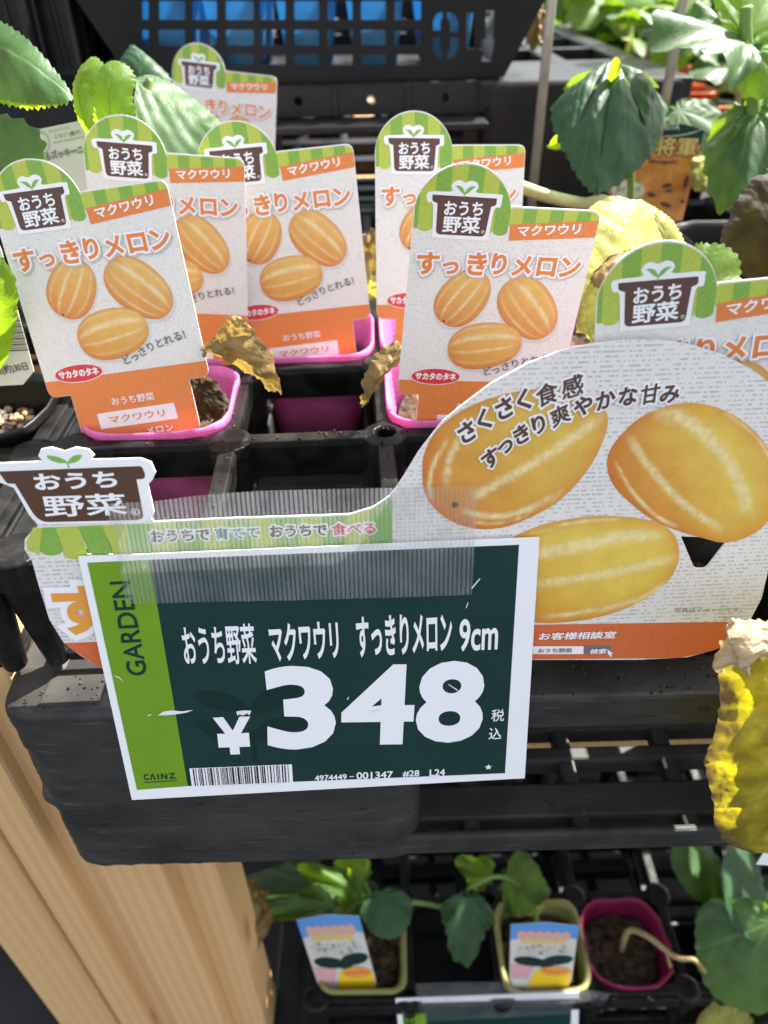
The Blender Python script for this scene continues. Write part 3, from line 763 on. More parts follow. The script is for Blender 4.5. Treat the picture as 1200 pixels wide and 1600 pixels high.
# ================================================================== PLANT LABELS
K = 1.16/1000          # label drawn in thousandths of its own unit, then scaled
def pot_emblem(mb, slot_w, slot_b, slot_g, y, S=K, o=(0, 0), fine=True):
    def q(L): return [((p[0]+o[0])*S, (p[1]+o[1])*S) for p in L]
    out = [(-36, 96.4), (-26, 97.0), (-26.4, 99), (-25.3, 101), (-23, 101.7), (-20.6, 100.8), (-18.2, 101.7), (-15.7, 101), (-14.7, 99.2), (-15.0, 97.0), (-4.6, 96.8),
           (-3.8, 95), (-4.0, 91.5), (-6.6, 90.3), (-7.2, 78.2), (-8.4, 77.4), (-31.2, 77.6), (-32.4, 78.5), (-33.4, 91.2), (-35.7, 92.3)]
    mb.flat(q(closed_spline(out, 3)), y, slot_w)
    br = rounded([(-34.1, 95.4), (-6.1, 95.1), (-5.9, 92.3), (-8.1, 91.6), (-9.0, 78.9), (-30.9, 79.1), (-31.5, 92), (-33.9, 92.8)], [.3, .3, 1, .2, 2, 2, .2, 1], 4)
    mb.flat(q(br), y-.00010, slot_b)
    for sx in (-1, 1):
        lf = [(0, 96.2), (1.6, 96.9), (3.6, 98.8), (4.6, 99.3), (2.6, 99.4), (.9, 98.4)]
        mb.flat(q(closed_spline([(-20.3+sx*p[0], p[1]) for p in (lf if sx > 0 else lf[::-1])], 4)), y-.00010, slot_g)
    mb.flat(q([(-20.5, 94.9), (-20.1, 94.9), (-20.05, 97), (-20.45, 97)]), y-.00012, slot_g)
    yy = y-.00020
    def P(a, b): return ((a+o[0])*S, (b+o[1])*S)
    text(mb, 'おうち', P(-28.4, 87.2), P(-11.4, 87.6), 5.9*S, yy, slot_w, .03)
    text(mb, '野菜', P(-28.3, 79.9), P(-11.6, 80.1), 7.2*S, yy, slot_w, .026)
    if fine: text(mb, '®', P(-10.9, 80.2), P(-9.4, 80.2), 1.5*S, yy, slot_w, 0)
def rib_mix(col, dists, seed, x, y):
    for d, w, amt, rc in dists:
        a = amt*math.exp(-(d/w)**3)*max(.35, min(1, .8+.7*noise.noise(Vector((x*9, y*9, seed)))))
        col = tuple(col[i]*(1-a)+rc[i]*a for i in range(3))
    n_ = .07*noise.noise(Vector((x*3.1, y*3.1, seed+5)))+.05*noise.noise(Vector((x*11, y*11, seed+8)))
    return (col[0]*(1+n_*.4), col[1]*(1+n_*1.4), col[2]*(1+n_*2))
def melon_print(mb, cx, cy, a, b, ang, S, y, ribs, p=2.2, tone=0, seed=0):
    n, nr = 96, 20; ca, sa = math.cos(ang), math.sin(ang); vv = []; cs = []
    lo = (.67, .28+.03*tone, .07); hi = (.755, .475+.02*tone, .14); rc = (.81, .67, .40)
    def colour(x, z):
        t = .5+.5*((x*ca-z*sa)*.35+(x*sa+z*ca)*.85); t = max(0, min(1, t)); t = t*t*(3-2*t)
        e = max(0, (abs(x)**p+abs(z)**p)**(1/p)-.6)/.4; k = 1-.30*e*e
        c = tuple((lo[i]*(1-t)+hi[i]*t)*(k if i else 1-.08*e*e) for i in range(3))
        h = max(0, 1-abs(x)**p)**(1/p)
        ds = [(abs(z-s_*h), w*(.35+.65*h), amt*min(1, 2.2*(1-abs(x))+.15), rc) for s_, w, amt in ribs]
        return rib_mix(c, ds, seed, x, z)
    for r in range(nr+1):
        L = ellipse(0, 0, 1, 1, 0, n, p) if r else [(0, 0)]*1
        for (x, z) in (L if r else [(0, 0)]):
            x *= r/nr; z *= r/nr
            if r == 0 and False: continue
            X_, Z_ = x*a, z*b*(1-.06*x)
            vv.append(((cx+X_*ca-Z_*sa)*S, y, (cy+X_*sa+Z_*ca)*S)); cs.append(colour(x, z))
    fs = [(0, 1+k, 1+(k+1) % n) for k in range(n)]
    for r in range(nr-1):
        for k in range(n): j = (k+1) % n; fs.append((1+r*n+k, 1+r*n+j, 1+(r+1)*n+j, 1+(r+1)*n+k))
    mb.add(vv, fs, 0, cs)

def plant_label_proto():
    root = thing('plant_label', '', 'plant label'); S = K
    def sc(L): return [(p[0]*S, p[1]*S) for p in L]
    cx, cz, r = -20.1, 87.2, 21.4
    arc = [(cx+r*math.cos(t), cz+r*math.sin(t)) for t in [R(d) for d in range(13, 181, 6)]]
    outline = arc+[(-41.5, 60)]+rounded([(-41.5, 30), (-41.5, 0), (-30.6, 0), (-30.6, -26), (0, -31), (31, -26), (31, 0), (41.5, 0), (41.5, 92.2), (1.6, 92.2)], [0, 4.5, .6, 3, 3, 3, .6, 4.5, 4.5, 0], 6)
    c = MB(); c.prism(sc(outline), 0, .0005, 0, 1); root_ = root; root = c.build('card', [M['linen'], M['paper']], root)
    y = -.00012
    st = MB()
    bd = [-41.0, -39.3, -33, -26.6, -19.8, -12.6, -5.8, .9, 6.8, 12.6, 18.8, 25, 31, 37, 41.0]
    def top(u):
        t = 92.2 if u > 1.2 else cz+math.sqrt(max(0, r*r-(u-cx)**2))
        if u > 37: t = 87.7+math.sqrt(max(0, 4.5**2-(u-37)**2))
        return t-.75
    for i in range(len(bd)-1):
        a, b = bd[i], bd[i+1]; n = 8; L = []
        for k in range(n+1):
            u = a+(b-a)*k/n; L.append((u, max(top(u), 82.5)))
        base = 82.3-.35*(i % 2) if i < 7 else 84.6+(a+b)*.04
        if i == 6: base = 81.5
        w = (b-a)/2
        if i < 8:
            for k in range(n+1):
                t = math.pi*k/n; L.append(((a+b)/2+w*math.cos(t), base-1.9*math.sin(t) if w > 1.5 else base-1))
        else: L += [(b, 84), (a, 84)]
        st.flat(sc(L), y, i % 2)
    st.build('striped_awning', [M['sg'], M['sy']], root)
    e = MB(); pot_emblem(e, 0, 1, 2, y*2); e.build('pot_emblem', [M['white'], M['brown'], M['leafprint']], root)
    b = MB()
    b.flat(sc(rounded([(-41.3, 8.2), (-41.3, .2), (-30.4, .2), (-30.4, -25.5), (30.8, -25.5), (30.8, .2), (41.3, .2), (41.3, 8.2)], [0, 4.4, .5, 0, 0, .5, 4.4, 0], 5)), y, 0)
    b.flat(sc([(-20, -11.1), (20.4, -10.6), (20.7, -18.9), (-20, -19.3)]), y*2, 1)
    b.build('orange_panel', [M['orange'], M['paper']], root)
    b = MB(); b.flat(sc([(1.7, 84.6), (41.2, 88.0), (41.2, 80.7), (2.2, 77.6)]), y*2, 0); b.build('name_banner', M['orange'], root)
    t = MB()
    text(t, 'マクワウリ', (5.6*S, 79.6*S), (33.8*S, 81.9*S), 4.7*S, y*3, 0, .03)
    text(t, 'おうち野菜', (-10.8*S, -7.8*S), (11.3*S, -7.8*S), 4.0*S, y*3, 0, .01)
    text(t, 'マクワウリ', (-14.6*S, -17*S), (14.6*S, -16.9*S), 3.9*S, y*3, 1, .02)
    text(t, 'メロン', (3*S, -25*S), (17*S, -25*S), 3.6*S, y*3, 0, .02)
    # loose arc of grey lettering
    for ch, (x, z) in zip('どっさりとれる！', [(2.2, 14.0), (6.5, 14.9), (11, 16.8), (15.6, 18.6), (20.4, 19.9), (25.2, 20.9), (30.2, 21.9), (34.8, 22.6)]):
        char(t, ch, (x*S, z*S), 4.9*S, R(20 if x < 16 else 11), y*4, 2, .02)
    t.build('small_lettering', [M['white'], M['orange'], M['grey']], root)
    ti = MB()
    cs = [('す', -33.2, 66.4, 11.2), ('っ', -22.6, 66.0, 9.6), ('き', -10.8, 67.0, 11.4), ('り', -.6, 67.4, 10.6), ('メ', 10.2, 67.0, 10.8), ('ロ', 21.6, 67.3, 11.2), ('ン', 32.3, 67.2, 11.0)]
    for (ch, x, z, s_) in cs:
        # printed shadow and white keyline under the letter
        char(ti, ch, ((x+.55)*S, (z-.75)*S), s_*S, 0, y*(5+.1*(x > 0)), 2, .125)
        char(ti, ch, (x*S, z*S), s_*S, 0, y*6, 1, .115); char(ti, ch, (x*S, z*S), s_*S, 0, y*7, 0, .036)
    ti.build('title_lettering', [M['orange'], M['white'], M['softgrey']], root)
    m = MB()
    for k, sh in enumerate(((-15.0, 49.2, 15.4, 11.8, R(55)), (17.3, 45.2, 18.6, 12.6, R(-46)), (-.6, 25.8, 18.8, 12.6, R(8)))):
        m.flat([(p[0]*S, p[1]*S) for p in ellipse(*sh)], y*(1+.1*k), 3)
    melon_print(m, -15, 50.6, 14.6, 11.3, R(55), S, y*2, [(-.72, .05, .5), (-.22, .06, .8), (.34, .07, .8), (.8, .05, .45)], tone=0, seed=1)
    melon_print(m, 17, 46.6, 17.6, 12.0, R(-46), S, y*2.2, [(-.72, .05, .6), (-.26, .06, .6), (.34, .11, .85), (.8, .05, .4)], tone=.4, seed=2)
    melon_print(m, -1, 27.3, 18, 12.0, R(8), S, y*2.4, [(-.72, .05, .4), (-.2, .06, .7), (.4, .12, .9), (.84, .05, .5)], tone=1, seed=3)
    m.flat(sc(ellipse(-22.6, 39.3, .6, .5)), y*3, 4)
    m.build('melon_picture', [M['melon'], M['melonline'], M['melonline2'], M['shadowprint'], M['brown']], root)
    bd_ = MB()
    bd_.flat(sc(ellipse(-23.2, 10.5, 12.6, 4.6, 0, 40)), y*3, 1); bd_.flat(sc(ellipse(-23.2, 10.5, 12.1, 4.2, 0, 40)), y*4, 0)
    text(bd_, 'サカタのタネ', (-33.4*S, 8.7*S), (-13*S, 8.6*S), 4.0*S, y*5, 1, .045)
    bd_.build('maker_badge', [M['red'], M['white']], root)
    return root_
def pose(loc, yaw, lean, roll, k=1.0):
    cz, sz, cx, sx, cy, sy = math.cos(yaw), math.sin(yaw), math.cos(lean), math.sin(lean), math.cos(roll), math.sin(roll)
    Rz = Matrix(((cz, -sz, 0), (sz, cz, 0), (0, 0, 1))); Rx = Matrix(((1, 0, 0), (0, cx, -sx), (0, sx, cx)))
    u = Rz@Rx@Vector((cy, 0, sy)); v = Rz@Rx@Vector((-sy, 0, cy)); n = v.cross(u)
    m = Matrix((u*k, n*k, v*k)).transposed().to_4x4(); m.translation = Vector(loc); return m
GL = 'melon labels stuck in the pots'
LAB = [('A', (-0.1275, 0.3396, -0.1734, 0.0034, -0.2641, 0.1065), 1.16, 'leftmost melon label, tilted, whole picture visible, in the torn rimmed pink pot'),
       ('F', (0.0494, 0.3338, -0.1803, 0.0699, 0.0086, -0.0894), 1.16, 'melon label leaning right, partly covered by the round top of the melon board'),
       ('C', (-0.0462, 0.411, -0.173, 0.055, -0.1727, 0.0611), 1.195, 'melon label behind the dangling dry leaf, its pot emblem half covered by another label'),
       ('B', (-0.1191, 0.4139, -0.1725, 0.0813, -0.1285, -0.1032), 1.145, 'melon label second from left, below the bright lime leaf, its left half covered'),
       ('E', (0.0401, 0.4167, -0.1729, 0.0648, -0.2719, -0.0337), 1.16, 'melon label right of the dark gap, its right half hidden by a nearer label'),
       ('G', (0.1271, 0.2491, -0.1877, -0.0305, -0.0868, 0.0812), 1.16, 'melon label in front of the yellowed leaf, cut off by the right picture edge'),
       ('D', (-0.1263, 0.6464, -0.1599, -0.1159, -0.2053, -0.1056), 1.16, 'small farthest melon label, standing in front of the slotted crate')]
proto = None
for n_, p, k, lb in LAB:
    if proto is None: o = proto = plant_label_proto()
    else: o = copy_tree(proto)
    o.matrix_world = pose([c*k for c in p[:3]], *p[3:], k/1.16); tag(o, lb, 'plant label', GL)

# ================================================================== MELON BOARD, PRICE CARD, TAPE
CT = Vector((-.1382, .2557, -.2142)); C1 = Vector((.999, .0417, -.0145)).normalized(); C2 = Vector((-.0058, .2299, .9732))
C2 = (C2-C1*C2.dot(C1)).normalized(); CN = C2.cross(C1).normalized()        # CN points away from the camera
def card_mat(back):
    m = Matrix((C1, CN, C2)).transposed().to_4x4(); m.translation = CT+CN*back; return m
def pl(back):
    o = CT+CN*back
    def f(px, py):
        d = ray(px, py); t = o.dot(CN)/d.dot(CN); p = d*t-o; return (p.dot(C1), p.dot(C2))
    return f
SB = .0032
bd = pl(SB)
def z3(L): return [(600+x*.5, 520+y*.5) for x, y in L]
def z7(L): return [(x/3, 660+y/3) for x, y in L]
board = thing('melon_board', 'large die cut display board with three melons, round right side, hooked on the tray', 'display board', mat=card_mat(SB))
def B(L, f=bd): return [f(*p) for p in L]
ol = [(-8, 724), (68, 721), (60, 712), (64, 702), (80, 699), (100, 705), (118, 699), (138, 702), (147, 711), (143, 718), (220, 716), (236, 722), (243, 738), (238, 750), (231, 757), (241, 800), (237, 810),
      (240, 815), (300, 812), (366, 809), (433, 807), (500, 805), (547, 803), (583, 792), (608, 775), (620, 760), (633, 740), (653, 707), (672, 682), (692, 657), (725, 630), (765, 600), (825, 567), (875, 548), (925, 537), (980, 531), (1035, 531), (1080, 538), (1130, 554), (1175, 577), (1202, 598), (1222, 622),
      (1234, 660), (1236, 720), (1222, 800), (1203, 880), (1190, 935), (1165, 983), (1130, 1011), (1075, 1027), (1000, 1031), (835, 1031), (600, 1035), (300, 1043), (170, 1046), (150, 1039), (125, 1024), (100, 1005), (77, 968), (60, 913), (50, 877), (38, 858), (39, 842), (50, 830), (60, 822), (46, 806), (22, 762), (12, 758), (-4, 752), (-12, 740)]
h1 = rounded([(1064, 838), (1139, 841), (1103, 888), (1085, 888)], [1, 1, 6, 6], 4)
h2 = [(109, 848), (117, 858), (184, 858), (190, 866), (121, 866)]
mb = MB(); mb.prism([B(ol), B(h1)[::-1], B(h2)[::-1]], 0, .0009, 0, 1); board = mb.build('board', [M['linen_big'], M['paper']], board)
Y1 = -.00012
# green band with awning scallops
mb = MB()
ysup = lambda x: 822-.0365*(x-60) if x < 240 else (816.5-.045*(x-240) if x < 530 else 803)
bnd = [(52, 44), (66, 62), (86, 99), (121, 137), (159, 176), (198, 207), (237, 240), (275, 278), (317, 318), (355, 356), (392, 393), (430, 430), (467, 467), (504, 504), (541, 541), (578, 578), (613, 613)]
edge_x = [240, 300, 366, 433, 500, 547, 583, 608, 613]; edge_y = [816, 813, 810, 808.5, 806.5, 804.5, 793.5, 776, 771]
def ytop(x):
    if x < 240: return 823.5-.036*(x-60)
    for a in range(len(edge_x)-1):
        if x <= edge_x[a+1]: return edge_y[a]+(edge_y[a+1]-edge_y[a])*(x-edge_x[a])/(edge_x[a+1]-edge_x[a])
    return 771
for i in range(len(bnd)-1):
    (a, a2), (b, b2) = bnd[i], bnd[i+1]
    top_ = [(a+(b-a)*k/5, ytop(a+(b-a)*k/5)+.8) for k in range(6)]
    if i < 6:
        yb = 864 if i % 2 else 870
        sc_ = [((a2+b2)/2+(b2-a2)/2*math.cos(math.pi*k/8), yb-6+10*math.sin(math.pi*k/8)) for k in range(9)]
        if i == 0: sc_ = [(b2, 866), (a2, 860), (41, 848)]
        L = top_+sc_
    else:
        yb = 866-.036*((b2+a2)/2-240); L = top_+[(b2, 866-.0455*(b2-240)), (a2, 866-.0455*(a2-240))]
    mb.flat(B(L), Y1, i % 2)
mb.build('striped_band', [M['sy'], M['sg']], board)
mb = MB()
mb.flat(B(rounded([(99.5, 1004.5), (600, 989), (835, 976), (1166, 971), (1150, 1003), (1110, 1018), (1060, 1028), (835, 1030), (300, 1042), (160, 1045), (125, 1023)], [0, 0, 0, 0, 20, 20, 10, 0, 0, 0, 10])), Y1, 0)
mb.flat(B(z3([(465, 979), (623, 979), (623, 1003), (465, 1003)])), Y1*2, 1); mb.flat(B(z3([(625, 976), (710, 976), (708, 1003), (625, 1003)])), Y1*2, 2)
mb.flat(B(z3([(698, 988), (716, 1002), (708, 1003), (712, 1010), (706, 1011), (703, 1004), (699, 1006)])), Y1*3, 1)
mb.build('orange_strip', [M['deeporange'], M['white'], M['grey']], board)
# printed melons
mb = MB()
def big_melon(ol_, lines, lo, hi, y, g0, g1, seed=0):
    L = closed_spline(z3(ol_), 6); n = len(L); c = (sum(p[0] for p in L)/n, sum(p[1] for p in L)/n)
    g0, g1 = z3([g0])[0], z3([g1])[0]; gd = Vector((g1[0]-g0[0], g1[1]-g0[1])); rc = (.81, .67, .34)
    ribs = []
    for pts, w, sl in lines:
        P_ = np.array([(q.x, q.y) for q in spline([(p[0], p[1], 0) for p in z3(pts)], 10)]); ribs.append((P_, w*.25))
    def col(p, e):
        t = (Vector((p[0]-g0[0], p[1]-g0[1])).dot(gd))/gd.length_squared; t = max(0, min(1, t)); t = t*t*(3-2*t); e = max(0, e-.6)/.4; k = 1-.34*e*e
        cc = tuple((lo[i]*(1-t)+hi[i]*t)*(1-.08*e*e if i == 0 else k) for i in range(3)); ds = []
        for P_, w in ribs:
            d2 = ((P_-np.array(p))**2).sum(1); i = int(d2.argmin()); m_ = len(P_)
            end = min(1, 6*min(i, m_-1-i)/m_+.1)
            d = max(0, d2[i]**.5+w*.55*noise.noise(Vector((p[0]*.16, p[1]*.16, seed))))
            if d2[i]**.5 < 4*w: ds.append((d, w*1.1, 1.0*end, rc))
        return rib_mix(cc, ds, seed, p[0]*.012, p[1]*.012)
    NR = 40; vv = [c]; cs = [col(c, 0)]
    for r in range(1, NR+1):
        for p in L:
            q = (c[0]+(p[0]-c[0])*r/NR, c[1]+(p[1]-c[1])*r/NR); vv.append(q); cs.append(col(q, r/NR))
    fs = [(0, 1+k, 1+(k+1) % n) for k in range(n)]
    for r in range(NR-1):
        for k in range(n):
            j = (k+1) % n; fs.append((1+r*n+k, 1+r*n+j, 1+(r+1)*n+j, 1+(r+1)*n+k))
    mb.add([(u, y, v) for u, v in B(vv)], fs, 0, cs)
lo, hi = (.64, .275, .045), (.72, .465, .085)
big_melon([(120, 440), (125, 380), (160, 310), (230, 250), (330, 205), (450, 178), (560, 178), (640, 203), (690, 240), (698, 290), (670, 370), (620, 450), (540, 530), (450, 580), (370, 608), (290, 612), (210, 588), (150, 540), (125, 490)],
          [([(270, 520), (330, 485), (470, 405), (600, 320), (692, 250)], 26, 1), ([(192, 480), (205, 400), (240, 330), (310, 270)], 20, 1), ([(150, 530), (142, 470), (160, 400), (200, 330)], 12, 1), ([(240, 552), (320, 572), (430, 558), (560, 495)], 18, 1), ([(270, 590), (360, 595), (450, 570)], 8, 1)],
          lo, hi, Y1, (180, 560), (560, 260), 1)
big_melon([(697, 420), (705, 370), (740, 320), (800, 265), (880, 230), (960, 218), (1040, 233), (1110, 268), (1170, 320), (1215, 390), (1230, 470), (1225, 540), (1190, 600), (1130, 640), (1060, 655), (1000, 642), (930, 622), (850, 590), (780, 540), (720, 480)],
          [([(840, 246), (950, 278), (1050, 370), (1110, 470), (1140, 570)], 40, 1), ([(762, 318), (830, 420), (930, 530), (1060, 618)], 24, 1), ([(720, 400), (780, 500), (860, 578), (920, 605)], 12, 1), ([(1060, 245), (1150, 312), (1210, 400), (1222, 480)], 12, 1)],
          (.63, .265, .045), (.73, .50, .085), Y1*1.3, (720, 450), (1060, 300), 2)
big_melon([(380, 660), (470, 608), (560, 585), (660, 572), (760, 575), (850, 592), (905, 630), (922, 690), (905, 750), (860, 800), (790, 845), (700, 880), (600, 900), (480, 905), (400, 870), (360, 760)],
          [([(430, 700), (600, 668), (740, 636), (880, 632)], 34, 1), ([(430, 790), (620, 765), (780, 735), (916, 700)], 24, 1), ([(500, 885), (660, 868), (800, 830), (890, 775)], 16, 1), ([(460, 625), (600, 592), (740, 582)], 9, 1)],
          (.68, .37, .05), (.74, .53, .09), Y1*1.6, (500, 890), (650, 700), 3)
mb.flat(B(z3(ellipse(221, 537, 11, 9))), Y1*3, 2)
mb.build('melon_picture', [M['melon'], M['melonline'], M['brown']], board)
# lettering
mb = MB()
def arc_text(items, size):
    for ch, x, y_, ang in items:
        c = bd(*z3([(x, y_)])[0]); S_ = size*.5/3470.0*1.02
        char(mb, ch, c, S_, R(ang), Y1*5, 0, .125, .15); char(mb, ch, c, S_, R(ang), Y1*7, 1, .02 if ch in '食感爽甘' else .034, .15)
arc_text([('さ', 258, 308, 33), ('く', 312, 270, 31), ('さ', 375, 234, 28), ('く', 437, 208, 25), ('食', 508, 190, 20), ('感', 588, 167, 16)], 68)
arc_text([('す', 332, 390, 36), ('っ', 376, 348, 34), ('き', 428, 315, 32), ('り', 482, 284, 29), ('爽', 549, 256, 26), ('や', 622, 226, 22), ('か', 690, 207, 17), ('な', 760, 196, 12), ('甘', 830, 190, 8), ('み', 892, 188, 3)], 62)
def line_text(body, a, b, hpx, slot, outline=True, off=.035, shear=0, f=bd, k=1/3470.0):
    p0, p1 = f(*a), f(*b); h_ = hpx*k
    if outline:
        text(mb, body, p0, p1, h_, Y1*5, 0, off, shear, grow=.11)
    text(mb, body, p0, p1, h_, Y1*7, slot, .024 if any(c in '育食検索談客' for c in body) else off, shear)
line_text('おうちで', (237, 847), (330, 843), 21, 1); line_text('育てて', (337, 842.5), (406, 840), 21, 2)
line_text('おうちで', (422, 839), (512, 836), 21, 1); line_text('食べる', (518, 836), (587, 833.5), 22, 3)
line_text('お客様相談室', (840, 999), (960, 996), 15, 0, False, .02, .12); line_text('おうち野菜', (840, 1019), (893, 1018.5), 9, 4, False, .02)
line_text('検索', (920, 1021), (946, 1020), 11, 0, False, .02, .1)
line_text('※写真はイメージです。', (1052, 956), (1158, 955), 9.5, 4, False, 0); line_text('0T-32', (1130, 967), (1154, 967), 6.5, 4, False, 0)
c = bd(128, 952)
char(mb, 'す', c, .0285, R(-3), Y1*5, 0, .155)
char(mb, 'す', c, .0285, R(-3), Y1*7, 5, .042)
M['amber'] = mat('amber print', (.72, .31, .05), .5, .3)
mb.build('lettering', [M['white'], M['brown2'], M['teal'], M['crimson'], M['grey'], M['amber']], board)
# the pot emblem of the board
mb = MB()
em = [(-8, 724), (68, 721), (60, 712), (64, 702), (80, 699), (100, 705), (118, 699), (138, 702), (147, 711), (143, 718), (220, 716), (236, 722), (243, 738), (238, 750), (231, 757), (241, 800), (236, 811), (220, 816.5), (62, 819), (46, 804), (22, 762), (12, 758), (-4, 752), (-12, 740)]
mb.flat(B(em), Y1*2, 0)
mb.flat(B(z7(rounded([(-8, 229), (665, 203), (684, 250), (672, 264), (640, 265), (676, 445), (650, 456), (205, 466), (165, 440), (72, 286), (35, 285)], [4, 14, 18, 8, 4, 26, 20, 30, 40, 4, 8], 5))), Y1*3, 1)
for L in ([(320, 190), (300, 172), (262, 158), (220, 155), (240, 176), (275, 188), (305, 189)], [(318, 190), (330, 168), (350, 154), (384, 151), (374, 172), (352, 186)]):
    mb.flat(B(closed_spline(z7(L), 3)), Y1*3, 2)
mb.flat(B(z7([(314, 188), (320, 188), (328, 212), (321, 212)])), Y1*3.3, 2)
def em_text(body, a, b, hpx):
    text(mb, body, bd(*z7([a])[0]), bd(*z7([b])[0]), hpx/3/3440, Y1*4, 0, .017 if '野' in body else .032)
em_text('おうち', (170, 318), (555, 303), 80); em_text('野菜', (215, 443), (603, 430), 108)
p = z7([(636, 418)])[0]; c = bd(*p)
mb.flat([[(c[0]+q[0], c[1]+q[1]) for q in ellipse(0, 0, .0020, .0016)], [(c[0]+q[0], c[1]+q[1]) for q in ellipse(0, 0, .0016, .0013)][::-1]], Y1*4, 0)
char(mb, 'R', (c[0]+.0002, c[1]), .0022, 0, Y1*4, 0, .03)
mb.build('pot_emblem', [M['white'], M['brown2'], M['leafprint']], board)

# ---- price card
pc = pl(0)
card = thing('price_card', 'dark green price card reading 348 yen with white border, taped to the melon board', 'price card', mat=card_mat(0))
mb = MB(); mb.prism([pc(122, 870), pc(843, 840), pc(820, 1216), pc(206, 1250)], 0, .0008); card = mb.build('paper', M['cardwhite'], card)
def z4(x, y_): return (120+x*.31667, 830+y_*.31667)
def z5(x, y_): return (450+x/3, 830+y_/3)
def PC(L): return [pc(*p) for p in L]
mb = MB()
mb.flat(PC([(136.5, 879), (233.5, 874.5), (293.5, 1228), (214, 1234)]), Y1, 0)
mb.flat(PC([(233.5, 874.5), (811, 851), (789, 1208), (293.5, 1228)]), Y1, 1)
for L in ([(580, 805), (640, 788), (730, 800), (800, 835), (850, 885), (780, 890), (690, 880), (620, 850)], [(855, 890), (880, 830), (940, 785), (1030, 755), (1110, 748), (1080, 810), (1010, 860), (930, 890)],
          [(580, 945), (640, 932), (740, 955), (830, 1010), (860, 1035), (760, 1040), (660, 1010)], [(880, 1005), (930, 945), (1010, 915), (1120, 905), (1160, 920), (1100, 970), (1000, 1005), (920, 1030)]):
    mb.flat(PC(closed_spline([z4(*p) for p in L], 4)), Y1*2, 2)
mb.flat(PC([z4(858, 990), z4(880, 990), z4(897, 1140), z4(870, 1142)]), Y1*2, 2)
mb.build('printed_panel', [M['ltgreen'], M['dkgreen'], M['dkgreen2']], card)
mb = MB()
def ptext(body, a, b, toppx, off=.02, slot=0, shear=0):
    p0, p1 = pc(*a), pc(*b); t_ = pc(*toppx); d = Vector((p1[0]-p0[0], p1[1]-p0[1])).normalized(); n = Vector((-d.y, d.x))
    text(mb, body, p0, p1, abs((Vector(t_)-Vector(p0)).dot(n)), Y1*3, slot, off, shear)
ptext('おうち野菜', (290, 1040), (402, 1036), (289, 977), .018); ptext('マクワウリ', (425, 1034), (531, 1028), (425, 974), .03)
ptext('すっきりメロン', (559, 1027), (706, 1018), (560, 963), .03); ptext('9cm', (717, 1018), (777, 1015), (717, 967), .02)
ptext('3', (419, 1172), (526, 1168), (419, 1041), .036); ptext('4', (533, 1163.5), (644, 1162), (533, 1038), .036); ptext('8', (648, 1161), (751, 1158.5), (648, 1033), .036)
ptext('¥', (339, 1179), (396, 1177), (339, 1120), .045)
ptext('税', (767, 1127), (787, 1126), (767, 1108), .008); ptext('込', (763, 1155), (783, 1154), (763, 1137), .01)
ptext('4974449', (492, 1220), (542, 1217.5), (492, 1211), .02); ptext('-', (546, 1213.5), (553, 1213), (546, 1212.3), .01); ptext('001347', (557, 1217), (614, 1215), (557, 1206), .02)
ptext('#28', (629, 1214), (655, 1213), (629, 1203.5), .02); ptext('L24', (671, 1212), (695, 1211), (671, 1201.5), .02)
ptext('GARDEN', (231, 1054), (203.5, 907), (200, 1054), .012, 1)
ptext('C', (226, 1218.5), (233.5, 1218), (226, 1209), .03, 1); ptext('Λ', (235, 1218), (244, 1217.6), (235, 1208.7), .03, 1); ptext('I', (247, 1217.5), (249, 1217.4), (247, 1208.3), .03, 1)
ptext('N', (252.5, 1217), (262, 1216.7), (252.5, 1208), .03, 1); ptext('Z', (265, 1216.5), (275, 1216), (265, 1207.5), .03, 1)
mb.flat(PC([(225, 1222.5), (277, 1219.5), (277, 1218.6), (225, 1221.4)]), Y1*3, 1)
s5 = []
c = pc(763, 1198)
for k in range(10):
    rr = .0021 if k % 2 == 0 else .0009; a = math.pi/2+k*math.pi/5; s5.append((c[0]+rr*math.cos(a), c[1]+rr*math.sin(a)))
mb.flat(s5, Y1*3, 0)
mb.build('lettering', [M['cardwhite'], M['dkgreen']], card)
mb = MB()
q = [(296, 1200), (456, 1193.5), (458, 1222), (300, 1228)]
mb.flat(PC(q), Y1*3, 0)
def bil(u, v): a = Vector(q[0])*(1-u)+Vector(q[1])*u; b = Vector(q[3])*(1-u)+Vector(q[2])*u; r_ = a*(1-v)+b*v; return (r_.x, r_.y)
rb = random.Random(5); u = .03
while u < .97:
    w = rb.choice((.007, .007, .013, .02)); mb.flat(PC([bil(u, .02), bil(u+w, .02), bil(u+w, .97), bil(u, .97)]), Y1*4, 1); u += w+rb.choice((.007, .007, .013, .02))
mb.build('barcode', [M['cardwhite'], M['ink']], card)
mb = MB()
for L in ([(400, 905), (430, 885), (470, 880), (520, 885), (577, 878), (540, 892), (490, 900), (440, 905)], [(788, 886), (810, 882), (830, 880), (862, 882), (852, 905), (840, 895), (822, 905), (800, 900), (793, 908)],
          [(345, 908), (360, 900), (373, 900), (358, 907)], [(180, 708), (205, 712), (222, 728), (233, 745), (215, 725), (198, 715)]):
    mb.flat(PC([z4(*p) for p in L]), Y1*5, 0)
for L in ([(858, 262), (898, 217), (900, 222), (862, 268)], [(832, 357), (842, 330), (845, 332), (836, 358)], [(750, 712), (795, 740), (793, 745), (752, 717)], [(372, 848), (400, 835), (432, 832), (430, 838), (402, 842), (378, 851)], [(276, 785), (284, 772), (286, 774), (280, 788)]):
    mb.flat(PC([z5(*p) for p in L]), Y1*5, 0)
mb.build('scratches', M['scratch'], card)
